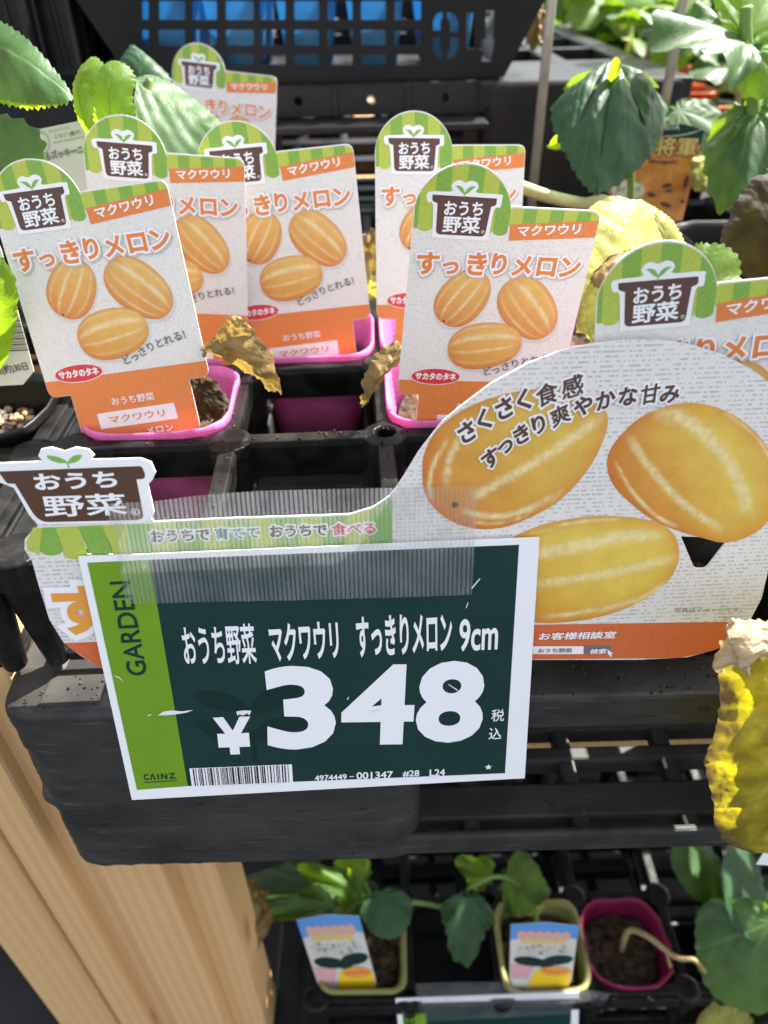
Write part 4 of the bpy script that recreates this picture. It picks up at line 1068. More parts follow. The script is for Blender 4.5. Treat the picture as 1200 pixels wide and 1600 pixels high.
# ---- tape strip
tp = pl(-.0016)
tpl = [(166, 792), (173, 787), (200, 785.5), (240, 783.5), (300, 775.5), (355, 770.5), (410, 767), (500, 764.5), (620, 762), (745, 758.5), (742, 835), (737, 929), (600, 934), (450, 938), (300, 941), (243, 942.5), (198, 944), (191, 905), (184, 868), (180, 835), (168, 808)]
mb = MB(); mb.flat([tp(*p) for p in tpl], 0); o = mb.build('clear_tape', M['tape'], recalc=False)
so = o.modifiers.new('s', 'SOLIDIFY'); so.thickness = .0001
o.matrix_world = card_mat(-.0016); tag(o, 'wide clear ribbed tape strip holding the price card to the melon board', 'tape')

# ================================================================== OTHER CARDS AND LABELS
class Flat:
    """a flat card on a tilted plane: px maps picture positions onto that plane once, to real size"""
    def __init__(s, name, label, cat, base, y, lean=0, yaw=0, group=None):
        o = at(*base, y); c, n_, u = math.cos(lean), math.sin(lean), None
        s.u = Vector((math.cos(yaw), math.sin(yaw), 0)); s.v = (Vector((0, 0, c)) + Vector((-math.sin(yaw), math.cos(yaw), 0))*n_).normalized()
        s.n = s.v.cross(s.u).normalized(); s.o = o
        m = Matrix((s.u, s.n, s.v)).transposed().to_4x4(); m.translation = o
        s.root = thing(name, label, cat, mat=m, group=group)
    def __call__(s, px, py):
        d = ray(px, py); p = d*(s.o.dot(s.n)/d.dot(s.n))-s.o; return (p.dot(s.u), p.dot(s.v))
    def L(s, pts): return [s(*p) for p in pts]
    def fit(s, mb, body, a, b, top, slot=0, off=.02, y=-.0004):
        p0, p1, t_ = s(*a), s(*b), s(*top); d = (Vector(p1)-Vector(p0)).normalized(); n = Vector((-d.y, d.x))
        text(mb, body, p0, p1, abs((Vector(t_)-Vector(p0)).dot(n)), y, slot, off)
M['palecard'] = mat('pale card', (.62, .62, .55), .5, .3, var=.05, tr=.1)
M['khaki'] = mat('khaki print', (.40, .42, .30), .5, .3)
M['sienna'] = mat('orange brown print', (.62, .20, .045), .45, .3, var=.25, vscale=60, tr=.1, col2=(.70, .33, .10))
M['gold'] = mat('gold print', (.62, .45, .17), .5, .3)
M['skyblue'] = mat('blue print', (.10, .28, .62), .5, .3)
M['yolk'] = mat('yellow print', (.78, .52, .02), .5, .3)
M['rose'] = mat('pink print', (.62, .33, .36), .5, .3)
Y2 = -.0002
# cultivation label with bar code at the left edge
f = Flat('care_label', 'white care label with a bar code at the left edge, behind the bright leaf', 'plant label', (0, 600), .405, .22)
mb = MB(); mb.prism(f.L([(-70, 400), (0, 384), (53, 580), (36, 601), (-60, 606)]), 0, .0005); f.root = mb.build('card', M['palecard'], f.root)
mb = MB()
for i in range(17):
    yy = 497+i*3.1; w = (1.0, 1.6, .8)[i*7 % 3]; x0 = 18+(yy-497)*.26
    mb.flat(f.L([(x0-40, yy+1.5), (x0+17, yy-1), (x0+17, yy-1+w), (x0-40, yy+1.5+w)]), Y2, 0)
f.fit(mb, '後(約)30日', (-6, 588), (46, 580), (-6, 572), 0, .01)
mb.flat(f.L([(-12, 410), (4, 405), (7, 432), (-12, 440)]), Y2, 1); mb.build('print', [M['ink'], M['teal']], f.root)
f = Flat('seed_label', 'pale green zucchini label leaning behind the labels at the left', 'plant label', (90, 290), .53, .35, -.1)
mb = MB(); mb.prism(f.L([(40, 206), (133, 187), (140, 300), (50, 310)]), 0, .0005); f.root = mb.build('card', M['palecard'], f.root)
mb = MB()
mb.flat(f.L([(83, 222), (131, 212), (131, 215), (83, 225)]), Y2, 1); mb.flat(f.L([(60, 250), (136, 236), (136, 230), (83, 240), (72, 246)]), Y2, 1)
mb.flat([f.L(ellipse(64, 224, 15, 19)), f.L(ellipse(64, 224, 12, 15.5))[::-1]], Y2, 1); mb.flat(f.L([(56, 222), (72, 219), (72, 226), (56, 229)]), Y2, 1)
f.fit(mb, 'ニカブ (種子)', (86, 219), (127, 211), (86, 210), 0, .01); f.fit(mb, 'なるズッキーニ', (62, 254), (132, 240), (62, 239), 0, .03)
f.fit(mb, '家庭菜園', (76, 208), (110, 201), (76, 203), 1, .005)
mb.build('print', [M['grey'], M['khaki']], f.root)
# orange label on the right
f = Flat('seed_label', 'orange label with dark green arched top and gold lettering, behind the drooping leaf', 'plant label', (1020, 345), .72, .16, .05)
mb = MB(); top_ = [(1003+t, 196-9*math.sin(math.pi*(t-5)/100)+t*.10) for t in range(0, 98, 8)]+[(1100, 206)]
mb.prism(f.L(top_+[(1066, 345), (985, 345), (950, 300)]), 0, .0005); f.root = mb.build('card', M['sienna'], f.root)
mb = MB()
mb.flat(f.L(top_+[(1095, 226), (1060, 221), (1030, 214), (1000, 218)]), Y2, 0)
mb.flat(f.L(ribbon([(1005, 207), (1040, 213), (1075, 209), (1099, 201)], 1.5)), Y2*1.5, 1)
f.fit(mb, 'TOKITA', (1022, 203), (1061, 203), (1022, 192), 1, .02, Y2*2)
f.fit(mb, '将軍', (1019, 246), (1088, 247), (1019, 212), 2, .07, Y2*2)
f.fit(mb, '将軍', (1021, 244), (1086, 245), (1021, 214), 3, .015, Y2*3); f.fit(mb, 'Shogun', (1012, 257), (1056, 258), (1012, 248), 2, .03, Y2*2)
mb.flat(f.L(ellipse(981, 297, 26, 14)), Y2*2, 1); f.fit(mb, 'ホイ・ホイ', (962, 301), (1000, 300), (962, 291), 2, .02, Y2*3)
for (x, y_, a, b, g) in ((1017, 304, 7, 4, .2), (1042, 290, 8, 3.5, -.2), (1045, 298, 6, 2.5, -.2), (1072, 284, 4, 11, .3), (1066, 315, 4, 3, 0), (1040, 320, 9, 4, .3)):
    mb.flat(f.L(ellipse(x, y_, a, b, g)), Y2*2, 4)
mb.build('print', [M['dkgreen'], M['palecard'], M['brown'], M['gold'], M['brown']], f.root)
# ================================================================== LEFT TRAY POT
lx, ly = LX0+PX*3.5-PY*1.5*math.sin(TYAW), LY0+PY*1.5+PX*3.5*math.sin(TYAW)
pot('round_pot', 'black ribbed pot of fine gravel at the left edge, beside the leftmost melon label', (lx, ly, TZ+.006), M['blackpot'], hw=.0435, rnd=.038, soil=.030, wob=.001, seed=21, cat='plant pot', ridges=True)
gm = [MB(), MB()]; rg = random.Random(3)
for i in range(240):
    a, r = rg.random()*6.28, .036*rg.random()**.5; s_ = rg.uniform(.0018, .0036)
    p = Vector((lx+r*math.cos(a), ly+r*math.sin(a), TZ+.006-.030+rg.uniform(.0045, .0065))); vv = []; n = 6
    rings = [[p+Vector((s_*math.cos(6.28*k/n+j)*math.sin(t)*rg.uniform(.8, 1.1), s_*math.sin(6.28*k/n+j)*math.sin(t), s_*.75*math.cos(t))) for k in range(n)] for j, t in enumerate((.35, 1.0, 1.6, 2.3))]
    gm[0 if rg.random() < .6 else 1].rings(rings, True, True, True, 0)
o = gm[0]; n0 = len(o.v)
o.v += gm[1].v; o.f += [tuple(i+n0 for i in f_) for f_ in gm[1].f]; o.m += [1]*len(gm[1].f)
tag(o.build('gravel', [M['pebble'], M['pebble2']], smooth=True), 'fine brown and dark gravel covering the soil of the black pot', 'gravel', kind='stuff')

# ================================================================== CRATE, BLUE POTS, TALL POTS ON THE REAR PALLET
CY = .885
ax, az = at(205, 108, CY), at(790, 110, CY)
crate = thing('slotted_crate', 'dark slotted plastic crate marked 04, full of blue pots, on the rear pallet', 'crate', (0, CY, RZ+.001))
zb = RZ+.002
def cp(px, py):
    p = at(px, py, CY); return (p.x, p.z-zb+.001)
def cwin(x0, x1, y0, y1): return [cp(160+x*.55, y*.55) for x, y in rounded([(x0, y0), (x1, y0), (x1, y1), (x0, y1)], 5, 3)]
cols_ = [(160, 235), (255, 325), (350, 430), (447, 520), (545, 615), (640, 710), (735, 805), (830, 905)]
wins = []
for j, (r0, r1) in enumerate(((-90, -25), (3, 57), (85, 130), (155, 185))):
    for i, (a, b) in enumerate(cols_):
        if j == 3 and i < 2: continue
        wins.append(cwin(a, b, r0, r1))
    if j < 3: wins.append(cwin(112, 131, r0, r1))
    if j == 0: wins.append(cwin(930, 1010, r0, r1))
for L in ([(940, 88), (940, 60), (950, 38), (967, 34), (967, 50), (961, 62), (961, 88)], [(980, 34), (1000, 40), (1011, 60), (1011, 90), (988, 90), (988, 62), (980, 50)],
          [(940, 106), (961, 106), (961, 140), (967, 150), (967, 168), (950, 164), (940, 145)], [(988, 106), (1011, 106), (1011, 140), (1000, 162), (980, 168), (980, 152), (988, 140)],
          [(1034, 36), (1058, 36), (1058, 138), (1034, 138)], [(1090, 30), (1113, 30), (1110, 110), (1114, 112), (1110, 142), (1104, 174), (1078, 174), (1082, 142), (1072, 140), (1072, 112), (1088, 110)]):
    wins.append([cp(160+x*.55, y*.55) for x, y in L])
zt = .10
bl, br = cp(207, 112), cp(788, 112); bl = (bl[0], 0); br = (br[0], 0)
tl = (bl[0]-.055, zt); tr_ = (br[0]+.055, zt)
mb = MB(); mb.prism([[bl, br, tr_, tl]]+[w[::-1] for w in wins], 0, .003); mb.build('front_wall', M['crate'], crate)
mb = MB(); D_ = .27
mb.box(bl[0], br[0], .003, D_, 0, .003)
for (b_, t_) in ((bl, tl), (br, tr_)):
    for k in range(6):
        ya, yb = .0035+D_*k/6+.012, D_*(k+1)/6-.006
    s_ = 1 if b_ is br else -1
    mb.rings([[(b_[0], .0035, .0), (b_[0]-.003*s_, .0035, 0), (b_[0]-.003*s_, D_, 0), (b_[0], D_, 0)], [(t_[0], .0035, zt), (t_[0]-.003*s_, .0035, zt), (t_[0]-.003*s_, D_, zt), (t_[0], D_, zt)]], True, True, True)
nb = 9
for k in range(nb+1):
    x = bl[0]+(br[0]-bl[0])*k/nb; mb.box(x-.006, x+.006, D_-.003, D_, .003, zt)
for z_ in (.003, .04, .08): mb.box(bl[0]-.01, br[0]+.01, D_-.0065, D_-.0035, z_, z_+.018)
mb.build('walls', M['crate'], crate)
GB = 'blue pots packed in the slotted crate'
bp0 = None; k = 0
for row in range(2):
    for i in range(5):
        x = bl[0]+.034+i*.0725; y = CY+.045+row*.088
        if bp0 is None:
            bp0 = o = pot('square_pot', 'blue square pot packed inside the slotted crate', (x, y, zb+.004+.088), M['blue'], hw=.031, h=.088, rnd=.008, soil=.05, wob=.0006, seed=31, group=GB)
        else:
            o = copy_tree(bp0); o.location = (x, y, zb+.004)
        o.rotation_euler.z = (i*37 % 5-2)*.03
GT = 'tall black pots standing at the left of the rear pallet'
def tall_pot(loc):
    root = thing('tall_pot', 'tall black ribbed nursery pot standing left of the slotted crate', 'plant pot', loc, group=GT)
    mb = MB(); h = .22
    for z0, z1, w0, w1 in ((0, .012, .044, .045), (.012, .018, .047, .047), (.018, h-.02, .040, .046), (h-.02, h, .051, .051)):
        mb.rings([rsq(0, 0, w0, .012, z0, 4), rsq(0, 0, w1, .012, z1, 4)], True, True, True)
    mb.build('pot_body', M['blackgloss'], root)
    rb_ = MB()
    for k in range(4):
        for s_ in (-.6, 0, .6):
            a = k*math.pi/2; c_, s2 = math.cos(a), math.sin(a)
            p = [(.0415*c_-.038*s_*s2, .0415*s2+.038*s_*c_, .018), (.0475*c_-.042*s_*s2, .0475*s2+.042*s_*c_, h-.02)]
            rb_.tube(p, .0025, 6)
    rb_.build('ribs', M['blackgloss'], root); return root
t0 = None
for (px_, py_, yy) in ((20, 95, .90), (88, 88, .93), (-60, 95, .92), (45, 55, 1.02), (125, 50, 1.06), (-30, 50, 1.04), (95, 25, 1.16), (140, 18, 1.20)):
    p = at(px_, py_, yy)
    if t0 is None: t0 = o = tall_pot((p.x, yy, RZ+.001))
    else: o = copy_tree(t0); o.location = (p.x, yy, RZ+.001)
# support rods
for (a, yy, lb) in (((836, 260), .80, 'grey metal rod standing right of the slotted crate'), ((1036, 170), .82, 'grey metal rod rising behind the drooping leaf'), ((1012, 90), 1.25, 'thin dark metal rod at the back among the plants')):
    p = at(*a, yy); mb = MB(); mb.tube([(0, 0, 0), (.001, 0, .3), (.001, 0, .62)], .0047, 10)
    o = mb.build('support_rod', M['steel'], smooth=True); o.location = (p.x, yy, -.26 if yy < 1 else -.2); tag(o, lb, 'rod')

# ================================================================== PLANTS
def V(px, py, y): return at(px, py, y)
def seedling(name, label, base, group=None): return thing(name, label, 'plant', base, group=group)
def addleaf(root, name, m, A, T, Nn, **k):
    b = root.location; return leaf_obj(name, M[m], root, Vector(A)-b, Vector(T)-b, Nn, **k)
def addstem(root, pts, r0, r1=None, m='stem', name='stem'):
    b = root.location; return stem_obj(name, M[m], root, [Vector(p)-b for p in pts], r0, r1)
def pts_(L, y0=None): return [at(*p) if len(p) == 3 else at(p[0], p[1], y0) for p in L]
def addpatch(root, name, m, *panels, **k):
    mb = MB(); b = root.location
    for i, (l, r) in enumerate(panels): patch(mb, [v-b for v in pts_(l)], [v-b for v in pts_(r)], **{**k, 'seed': k.get('seed', 1)+i*.37})
    return mb.build(name, M[m], root, smooth=True, recalc=False)
UPC = (0, -.6, .8); FRONT = (0, -1, .25)
# left plant, above the black pot
pz = thing('zucchini_seedling', 'large leaved green seedling rising at the left edge above the black pot', 'plant', (lx-.02, ly, TZ-.02))
addstem(pz, [(lx-.02, ly, TZ-.02), (lx-.05, ly+.03, -.16), V(-40, 110, .47), V(-22, 45, .52)], .0042, .003)
addpatch(pz, 'leaf', 'leaf', ([(-40, 30, .535), (5, 36, .525), (48, 66, .51), (85, 108, .50), (106, 136, .492), (114, 152, .488)], [(-40, 148, .50), (5, 156, .492), (45, 163, .485), (80, 164, .482), (103, 162, .483), (113, 156, .486)]), bulge=.005, teeth=.0022, nteeth=17, nveins=4, rib=.35, seed=2, crumple=.0012, cfreq=35)
addpatch(pz, 'leaf', 'leafbright', ([(-40, 152, .515), (5, 150, .51), (50, 154, .50), (108, 152, .495)], [(-40, 160, .51), (5, 163, .505), (50, 170, .498), (106, 163, .492)]), bulge=.002, teeth=.003, nteeth=16, seed=3, ns=8)  # brighter strip added along the lower edge, imitating the blade's backlit underside glow
addleaf(pz, 'leaf', 'leaf', V(-40, 262, .47), V(58, 218, .48), (.2, -.9, .45), width=1.05, arch=.2, cup=.1, ripple=.1, seed=3, teeth=.05, nteeth=30)
addpatch(pz, 'leaf', 'leafbright', ([(-30, 600, .40), (-34, 540, .395), (-30, 470, .39), (-15, 420, .39), (2, 402, .392)], [(-5, 585, .40), (16, 548, .397), (27, 490, .393), (24, 436, .392), (4, 402, .392)]), bulge=.006, teeth=.0012, nteeth=14, nveins=5, seed=4)
# seedling behind the left labels
sx, sy = cell(0, 3)
ps = thing('melon_seedling', 'seedling with a glowing lime leaf and a wide grey green leaf above the left labels', 'plant', (sx, sy, TZ-.02))
pot('square_pot', 'pink square pot under the lime leaved seedling, hidden behind the labels', (sx, sy, POTZ), M['pink'], seed=15, group=GP)
addstem(ps, [(sx, sy, TZ-.02), (sx-.005, sy-.005, -.15), V(236, 190, .56), V(233, 122, .56)], .0035, .0025)
addpatch(ps, 'leaf', 'leafbright', ([(172, 232, .53), (138, 210, .53), (120, 178, .53), (114, 140, .535), (124, 106, .54), (143, 88, .543)], [(176, 232, .528), (165, 195, .527), (156, 160, .528), (160, 130, .53), (166, 106, .535), (149, 88, .543)]), bulge=.008, teeth=.0016, nteeth=16, nveins=5, seed=5, crumple=.0012)
addpatch(ps, 'leaf', 'leafbright', ([(160, 226, .52), (147, 190, .52), (149, 158, .52), (150, 128, .524), (160, 104, .53), (176, 95, .532)], [(205, 206, .52), (212, 176, .519), (207, 148, .52), (213, 126, .523), (203, 106, .528), (180, 95, .532)]), bulge=.008, teeth=.0018, nteeth=15, nveins=5, seed=6, crumple=.0012)
addpatch(ps, 'leaf', 'leaf', ([(212, 122, .562), (238, 116, .57), (275, 130, .572), (312, 158, .568), (344, 186, .56), (356, 200, .555)], [(210, 150, .545), (214, 185, .535), (235, 228, .525), (285, 256, .522), (335, 246, .53), (356, 206, .55)]), bulge=.002, teeth=.0012, nteeth=22, nveins=5, rib=.35, seed=7, crumple=.0018, cfreq=30, fold=.08)
addpatch(ps, 'leaf', 'leafdark', ([(178, 124, .66), (186, 98, .67), (205, 70, .69)], [(250, 160, .65), (268, 125, .66), (208, 70, .69)]), bulge=.008, teeth=.0025, nteeth=10, nveins=4, seed=8)
# drooping plant at the right, in the right tray
rx, ry = rcell(0, 4)
pd = thing('melon_seedling', 'seedling with one large dark leaf drooping like a closed umbrella by the orange label', 'plant', (rx, ry, TZ-.02))
pot('square_pot', 'black square pot under the drooping umbrella leaf', (rx, ry, POTZ), M['blackpot'], seed=16)
addstem(pd, [(rx, ry, TZ-.02), V(985, 250, .70), V(965, 170, .68), V(957, 110, .66)], .0035, .0025)
ap, ap2, ap3 = (951, 103, .668), (958, 104, .663), (966, 106, .668)
r1 = [ap, (924, 152, .645), (900, 205, .625), (886, 246, .612)]; r2 = [ap2, (950, 160, .632), (940, 235, .607), (931, 306, .592)]
r3 = [ap3, (990, 150, .64), (1008, 200, .622), (1018, 244, .612)]
addpatch(pd, 'leaf', 'leafdark', ([(948, 102, .672), (920, 116, .675), (890, 138, .675), (860, 168, .672)], r1), (r1, r2), (r2, r3), (r3, [(970, 105, .672), (1000, 122, .678), (1024, 142, .68), (1042, 172, .675)]), bulge=.007, nveins=6, rib=.5, seed=9, crumple=.0022, cfreq=45, nt=60, ns=40, hem=.0026)
addpatch(pd, 'leaf', 'leaf', ([(955, 100, .69), (900, 118, .72), (880, 140, .74)], [(962, 100, .69), (1010, 116, .72), (1030, 136, .74)]), bulge=.004, teeth=.001, seed=9)
addleaf(pd, 'leaf', 'leafbright', V(958, 132, .65), V(962, 92, .64), (0, -.9, .4), width=.45, arch=.1, cup=.2, seed=10, nr=8, na=60)
addleaf(pd, 'leaf', 'leaf', V(1062, 172, .80), V(1112, 262, .775), (.1, -.8, .5), width=1.0, arch=.35, cup=.3, ripple=.05, seed=11)
addleaf(pd, 'leaf', 'leafbright', V(900, 220, .68), V(880, 205, .66), (-.5, -.8, .2), width=1.3, arch=.1, cup=.2, seed=12, nr=8, na=60)
addstem(pd, [V(790, 283, .60), V(850, 305, .60), V(910, 318, .60), V(950, 318, .63), (rx-.012, ry-.02, TZ+.004), (rx-.004, ry-.006, TZ-.02)], .0050, .0042, 'palestem')
# yellowing plant in front
yx, yy_ = cell(3, 2)
py_ = thing('melon_seedling', 'dying seedling with yellowed crinkled leaves beside the round top of the melon board', 'plant', (yx, yy_, TZ-.02))
addstem(py_, [(yx, yy_, TZ-.02), (yx-.004, yy_-.01, -.17), V(960, 470, .45), V(968, 430, .46)], .003, .0022, 'palestem')
eb = lambda q, t: max(0, (t-.9)*6)-.25
addpatch(py_, 'leaf', 'leafyellow', ([(900, 520, .405), (903, 455, .415), (903, 400, .43), (907, 352, .445), (924, 322, .457), (952, 306, .462)], [(1000, 530, .425), (1030, 475, .44), (1044, 420, .453), (1032, 366, .462), (1010, 325, .466), (968, 306, .464)]), bulge=.008, teeth=.0013, nteeth=20, nveins=5, seed=13, crumple=.0005, cfreq=90, brown=eb)
addpatch(py_, 'leaf', 'leafyellow', ([(1000, 440, .47), (1000, 380, .475), (992, 330, .48), (984, 312, .482)], [(1074, 420, .476), (1072, 385, .48), (1048, 342, .486), (1002, 312, .487)]), bulge=.006, teeth=.0014, nteeth=18, nveins=5, seed=14, crumple=.0005, cfreq=90, brown=eb)
addpatch(py_, 'leaf', 'leafyellow', ([(960, 405, .413), (935, 420, .41), (912, 460, .405), (902, 510, .40)], [(965, 420, .412), (955, 455, .408), (945, 500, .402), (925, 535, .395)]), bulge=.008, nveins=5, seed=15, crumple=.003, brown=lambda q, t: .5-q*2)
addleaf(py_, 'leaf', 'leafdry', V(985, 395, .415), V(930, 440, .40), (-.3, -.6, .8), width=.5, arch=.5, cup=.8, ripple=.1, seed=16, crumple=.06, ragged=.05)
addleaf(py_, 'leaf', 'leafbright', V(1085, 440, .44), V(1152, 405, .45), (.1, -.75, .6), width=1.1, arch=.3, cup=.15, ripple=.07, seed=17, teeth=.06, nteeth=40)
# browned leaf plant, right edge
bx, by = rcell(0, 2)
pb = thing('melon_seedling', 'withered seedling with a large browned leaf at the right edge, above the cut off label', 'plant', (bx, by, TZ-.02))
pot('square_pot', 'black square pot under the browned leaf at the right edge', (bx, by, POTZ), M['blackpot'], seed=17)
addstem(pb, [(bx, by, TZ-.02), V(1230, 430, .48), V(1238, 300, .50), V(1225, 262, .50)], .003, .002, 'drystem')
addpatch(pb, 'leaf', 'leafbrown', ([(1215, 258, .50), (1180, 278, .488), (1148, 318, .478), (1128, 356, .472), (1128, 385, .468), (1145, 425, .462)], [(1300, 262, .50), (1290, 300, .49), (1284, 340, .48), (1270, 380, .47), (1250, 420, .465), (1200, 450, .462)]), bulge=.006, ragged=.005, nveins=5, seed=18, crumple=.0014, cfreq=110, nt=90, ns=60, brown=lambda q, t: .55-q*3.6)
# tall plant at the right
tx, ty = rcell(1, 4)
pt = thing('tomato_plant', 'upright green plant with thick stem and spreading top leaves at the top right', 'plant', (tx, ty, TZ-.02))
pot('square_pot', 'black square pot of the upright plant at the top right', (tx, ty, POTZ), M['blackpot'], seed=18)
addstem(pt, [(tx, ty, TZ-.02), V(1180, 320, .66), V(1178, 180, .66), V(1166, 60, .66), V(1166, 10, .66)], .0062, .0045)
addleaf(pt, 'leaf', 'leaf', V(1166, 62, .66), V(1030, 48, .64), (-.1, -.45, .9), width=.85, arch=.2, cup=.3, ripple=.15, seed=19, teeth=.05, nteeth=26, lobes=.12)
addleaf(pt, 'leaf', 'leafbright', V(1166, 62, .66), V(1215, -45, .70), (.2, -.8, .5), width=1.0, arch=.2, cup=.2, ripple=.12, seed=20, teeth=.05, nteeth=26, lobes=.1)
addleaf(pt, 'leaf', 'leafbright', V(1172, 75, .655), V(1235, 150, .64), (.1, -.85, .4), width=.9, arch=.2, cup=.3, ripple=.1, seed=21, teeth=.05, nteeth=26, lobes=.1)
addleaf(pt, 'leaf', 'leaf', V(1180, 170, .66), V(1140, 320, .62), (-.4, -.7, .3), width=.75, arch=.35, cup=.5, ripple=.15, seed=22, teeth=.05, nteeth=26)
addleaf(pt, 'leaf', 'leaf', V(1185, 180, .66), V(1225, 300, .63), (.2, -.8, .4), width=.9, arch=.3, cup=.3, ripple=.15, seed=23, teeth=.05, nteeth=26)
addleaf(pt, 'leaf', 'leafyellow', V(1130, 245, .72), V(1090, 300, .70), (-.2, -.8, .5), width=.9, arch=.3, cup=.3, ripple=.1, seed=24, edgew=.3, crumple=.05)
addstem(pt, [V(1180, 250, .66), V(1140, 262, .70), V(1100, 268, .72)], .0028, .002, 'palestem')
# dry curled leaves among the pots
cx_, cy_ = cell(0, 1)
dp = thing('dried_seedling', 'shrivelled golden leaf dangling beside the torn rimmed pink pot', 'dried plant', (cx_+.02, cy_+.01, POTZ-.02))
addstem(dp, [(cx_+.02, cy_+.01, POTZ-.02), V(318, 560, .40), V(335, 535, .40)], .0014, .001, 'drystem')
addpatch(dp, 'leaf', 'leafdry', ([(318, 541, .40), (348, 526, .392), (383, 515, .387), (408, 538, .383), (426, 568, .381), (440, 612, .379)], [(318, 545, .40), (345, 562, .394), (374, 580, .388), (400, 594, .384), (424, 612, .381), (439, 618, .379)]), bulge=.006, ragged=.004, nveins=6, seed=31, crumple=.0035, cfreq=110, fold=.25, brown=lambda q, t: t*1.2-.75)
addpatch(dp, 'leaf', 'leafdry', ([(330, 532, .397), (348, 508, .394), (361, 492, .392), (374, 493, .391)], [(362, 548, .393), (386, 538, .389), (401, 517, .388), (380, 497, .390)]), bulge=.004, ragged=.003, nveins=5, seed=32, crumple=.003, cfreq=110, brown=lambda q, t: t-.7)
addleaf(dp, 'leaf', 'leafbrown', V(300, 600, .41), V(345, 650, .40), (-.4, -.5, .8), width=.8, arch=.3, cup=.5, ripple=.12, seed=36, crumple=.13, ragged=.12)
fx, fy = cell(2, 1)
dq = thing('dried_seedling', 'curled greyish dry leaf hanging left of the label by the melon board', 'dried plant', (fx-.02, fy-.01, POTZ-.02))
addstem(dq, [(fx-.02, fy-.01, POTZ-.02), V(632, 560, .40), V(625, 540, .395)], .0014, .001, 'drystem')
addpatch(dq, 'leaf', 'leafdry', ([(622, 533, .396), (600, 545, .392), (580, 566, .388), (567, 600, .384), (562, 632, .381)], [(629, 540, .396), (625, 568, .393), (606, 586, .389), (590, 606, .385), (571, 633, .381)]), bulge=.007, ragged=.003, nveins=6, seed=33, crumple=.0028, cfreq=110, fold=.2, brown=lambda q, t: .15)
gx, gy = cell(1, 3)
dr_ = thing('dried_seedling', 'small yellow dried leaf in the dark gap between two labels', 'dried plant', (gx+.03, gy, TZ-.03))
addstem(dr_, [(gx+.03, gy, TZ-.03), V(572, 470, .56), V(575, 400, .56)], .0014, .001, 'drystem')
addleaf(dr_, 'leaf', 'leafdry', V(574, 430, .56), V(582, 362, .56), (0, -.9, .3), width=.7, arch=.2, cup=.5, ripple=.12, seed=34, crumple=.1, ragged=.1)
addleaf(dr_, 'leaf', 'leafyellow', V(570, 455, .55), V(600, 438, .54), (0, -.8, .5), width=.7, arch=.2, cup=.3, ripple=.12, seed=35, crumple=.1)
# big withered leaf, bottom right, hanging over the pallet
wl_ = thing('withered_leaf', 'crumpled bright yellow leaf with crisp brown edges hanging over the pallet at the right', 'leaf', V(1225, 1010, .236))
addpatch(wl_, 'blade', 'leafrot', ([(1148, 985, .226), (1124, 1020, .222), (1117, 1065, .219), (1121, 1110, .217), (1112, 1150, .215), (1099, 1182, .214), (1110, 1235, .212), (1118, 1285, .211), (1134, 1316, .210), (1170, 1331, .210)],
    [(1290, 960, .240), (1300, 1020, .240), (1300, 1080, .240), (1300, 1120, .238), (1300, 1160, .236), (1296, 1200, .234), (1290, 1240, .231), (1280, 1280, .228), (1260, 1315, .222), (1215, 1335, .214)]),
    bulge=.012, ragged=.0035, nveins=5, rib=.42, seed=41, crumple=.0026, cfreq=70, nt=130, ns=110, vang=.8,
    brown=lambda q, t: .85-q*4.9+max(0, (t-.86)*7)+max(0, (.1-t)*8)+.5*noise.noise(Vector((q*5, t*7, 2))))
addpatch(wl_, 'curled_edge', 'leafdry', ([(1118, 1030, .219), (1128, 1000, .220), (1142, 968, .222), (1165, 970, .222), (1200, 962, .224), (1260, 950, .228)], [(1135, 1050, .214), (1150, 1040, .212), (1168, 1052, .212), (1180, 1030, .213), (1205, 1028, .216), (1260, 1020, .222)]),
    bulge=.009, ragged=.004, nveins=4, seed=42, crumple=.0042, cfreq=130, nt=90, ns=50)
M['palecurl'] = leafmat('pale curled leaf edge', (.46, .35, .21), (.5, .4, .25), (.5, .36, .14), tr=.25, bump=1, blotch=.3, rough=.7)
wl_.children[-1].data.materials[0] = M['palecurl']
wx_, wy_ = rcell(0, 0)
addstem(wl_, [(wx_, wy_, TZ-.03), (wx_-.003, wy_-.012, TZ+.012), V(1262, 760, .285), V(1256, 900, .262), V(1235, 985, .243), V(1226, 1030, .236)], .0024, .0016, 'drystem', 'stalk')
pot('square_pot', 'black square pot at the right end of the melon board, source of the withered leaf', (wx_, wy_, POTZ), M['blackpot'], seed=19)

# ---- plants on the far tray, top right
seedling_tray(.37, .90, 5, 7, -.165, 'black tray of orange pots at the top right corner')
GO = 'orange pots in the far tray'
po0 = None
far = [(.416, .95), (.508, .95), (.60, .95), (.416, 1.14), (.60, 1.14), (.508, 1.33), (.692, 1.33), (.416, 1.42), (.692, 1.05)]
back = [(.40, 1.68), (.52, 1.64), (.64, 1.70), (.76, 1.62), (.46, 1.86), (.60, 1.90), (.74, 1.88), (.88, 1.80), (.84, 1.50), (.30, 2.15), (.46, 2.2), (.62, 2.2), (.80, 2.2), (.96, 2.1), (.14, 2.2), (1.0, 1.65)]
for i, (x, y) in enumerate(far):
    if po0 is None: po0 = o = pot('square_pot', 'orange square pot in the far tray, below pale stems', (x, y, -.155), M['orangepot'], seed=51, group=GO, soil=.012)
    else: o = copy_tree(po0); o.location = (x, y, -.155-.076)
rp = random.Random(11)
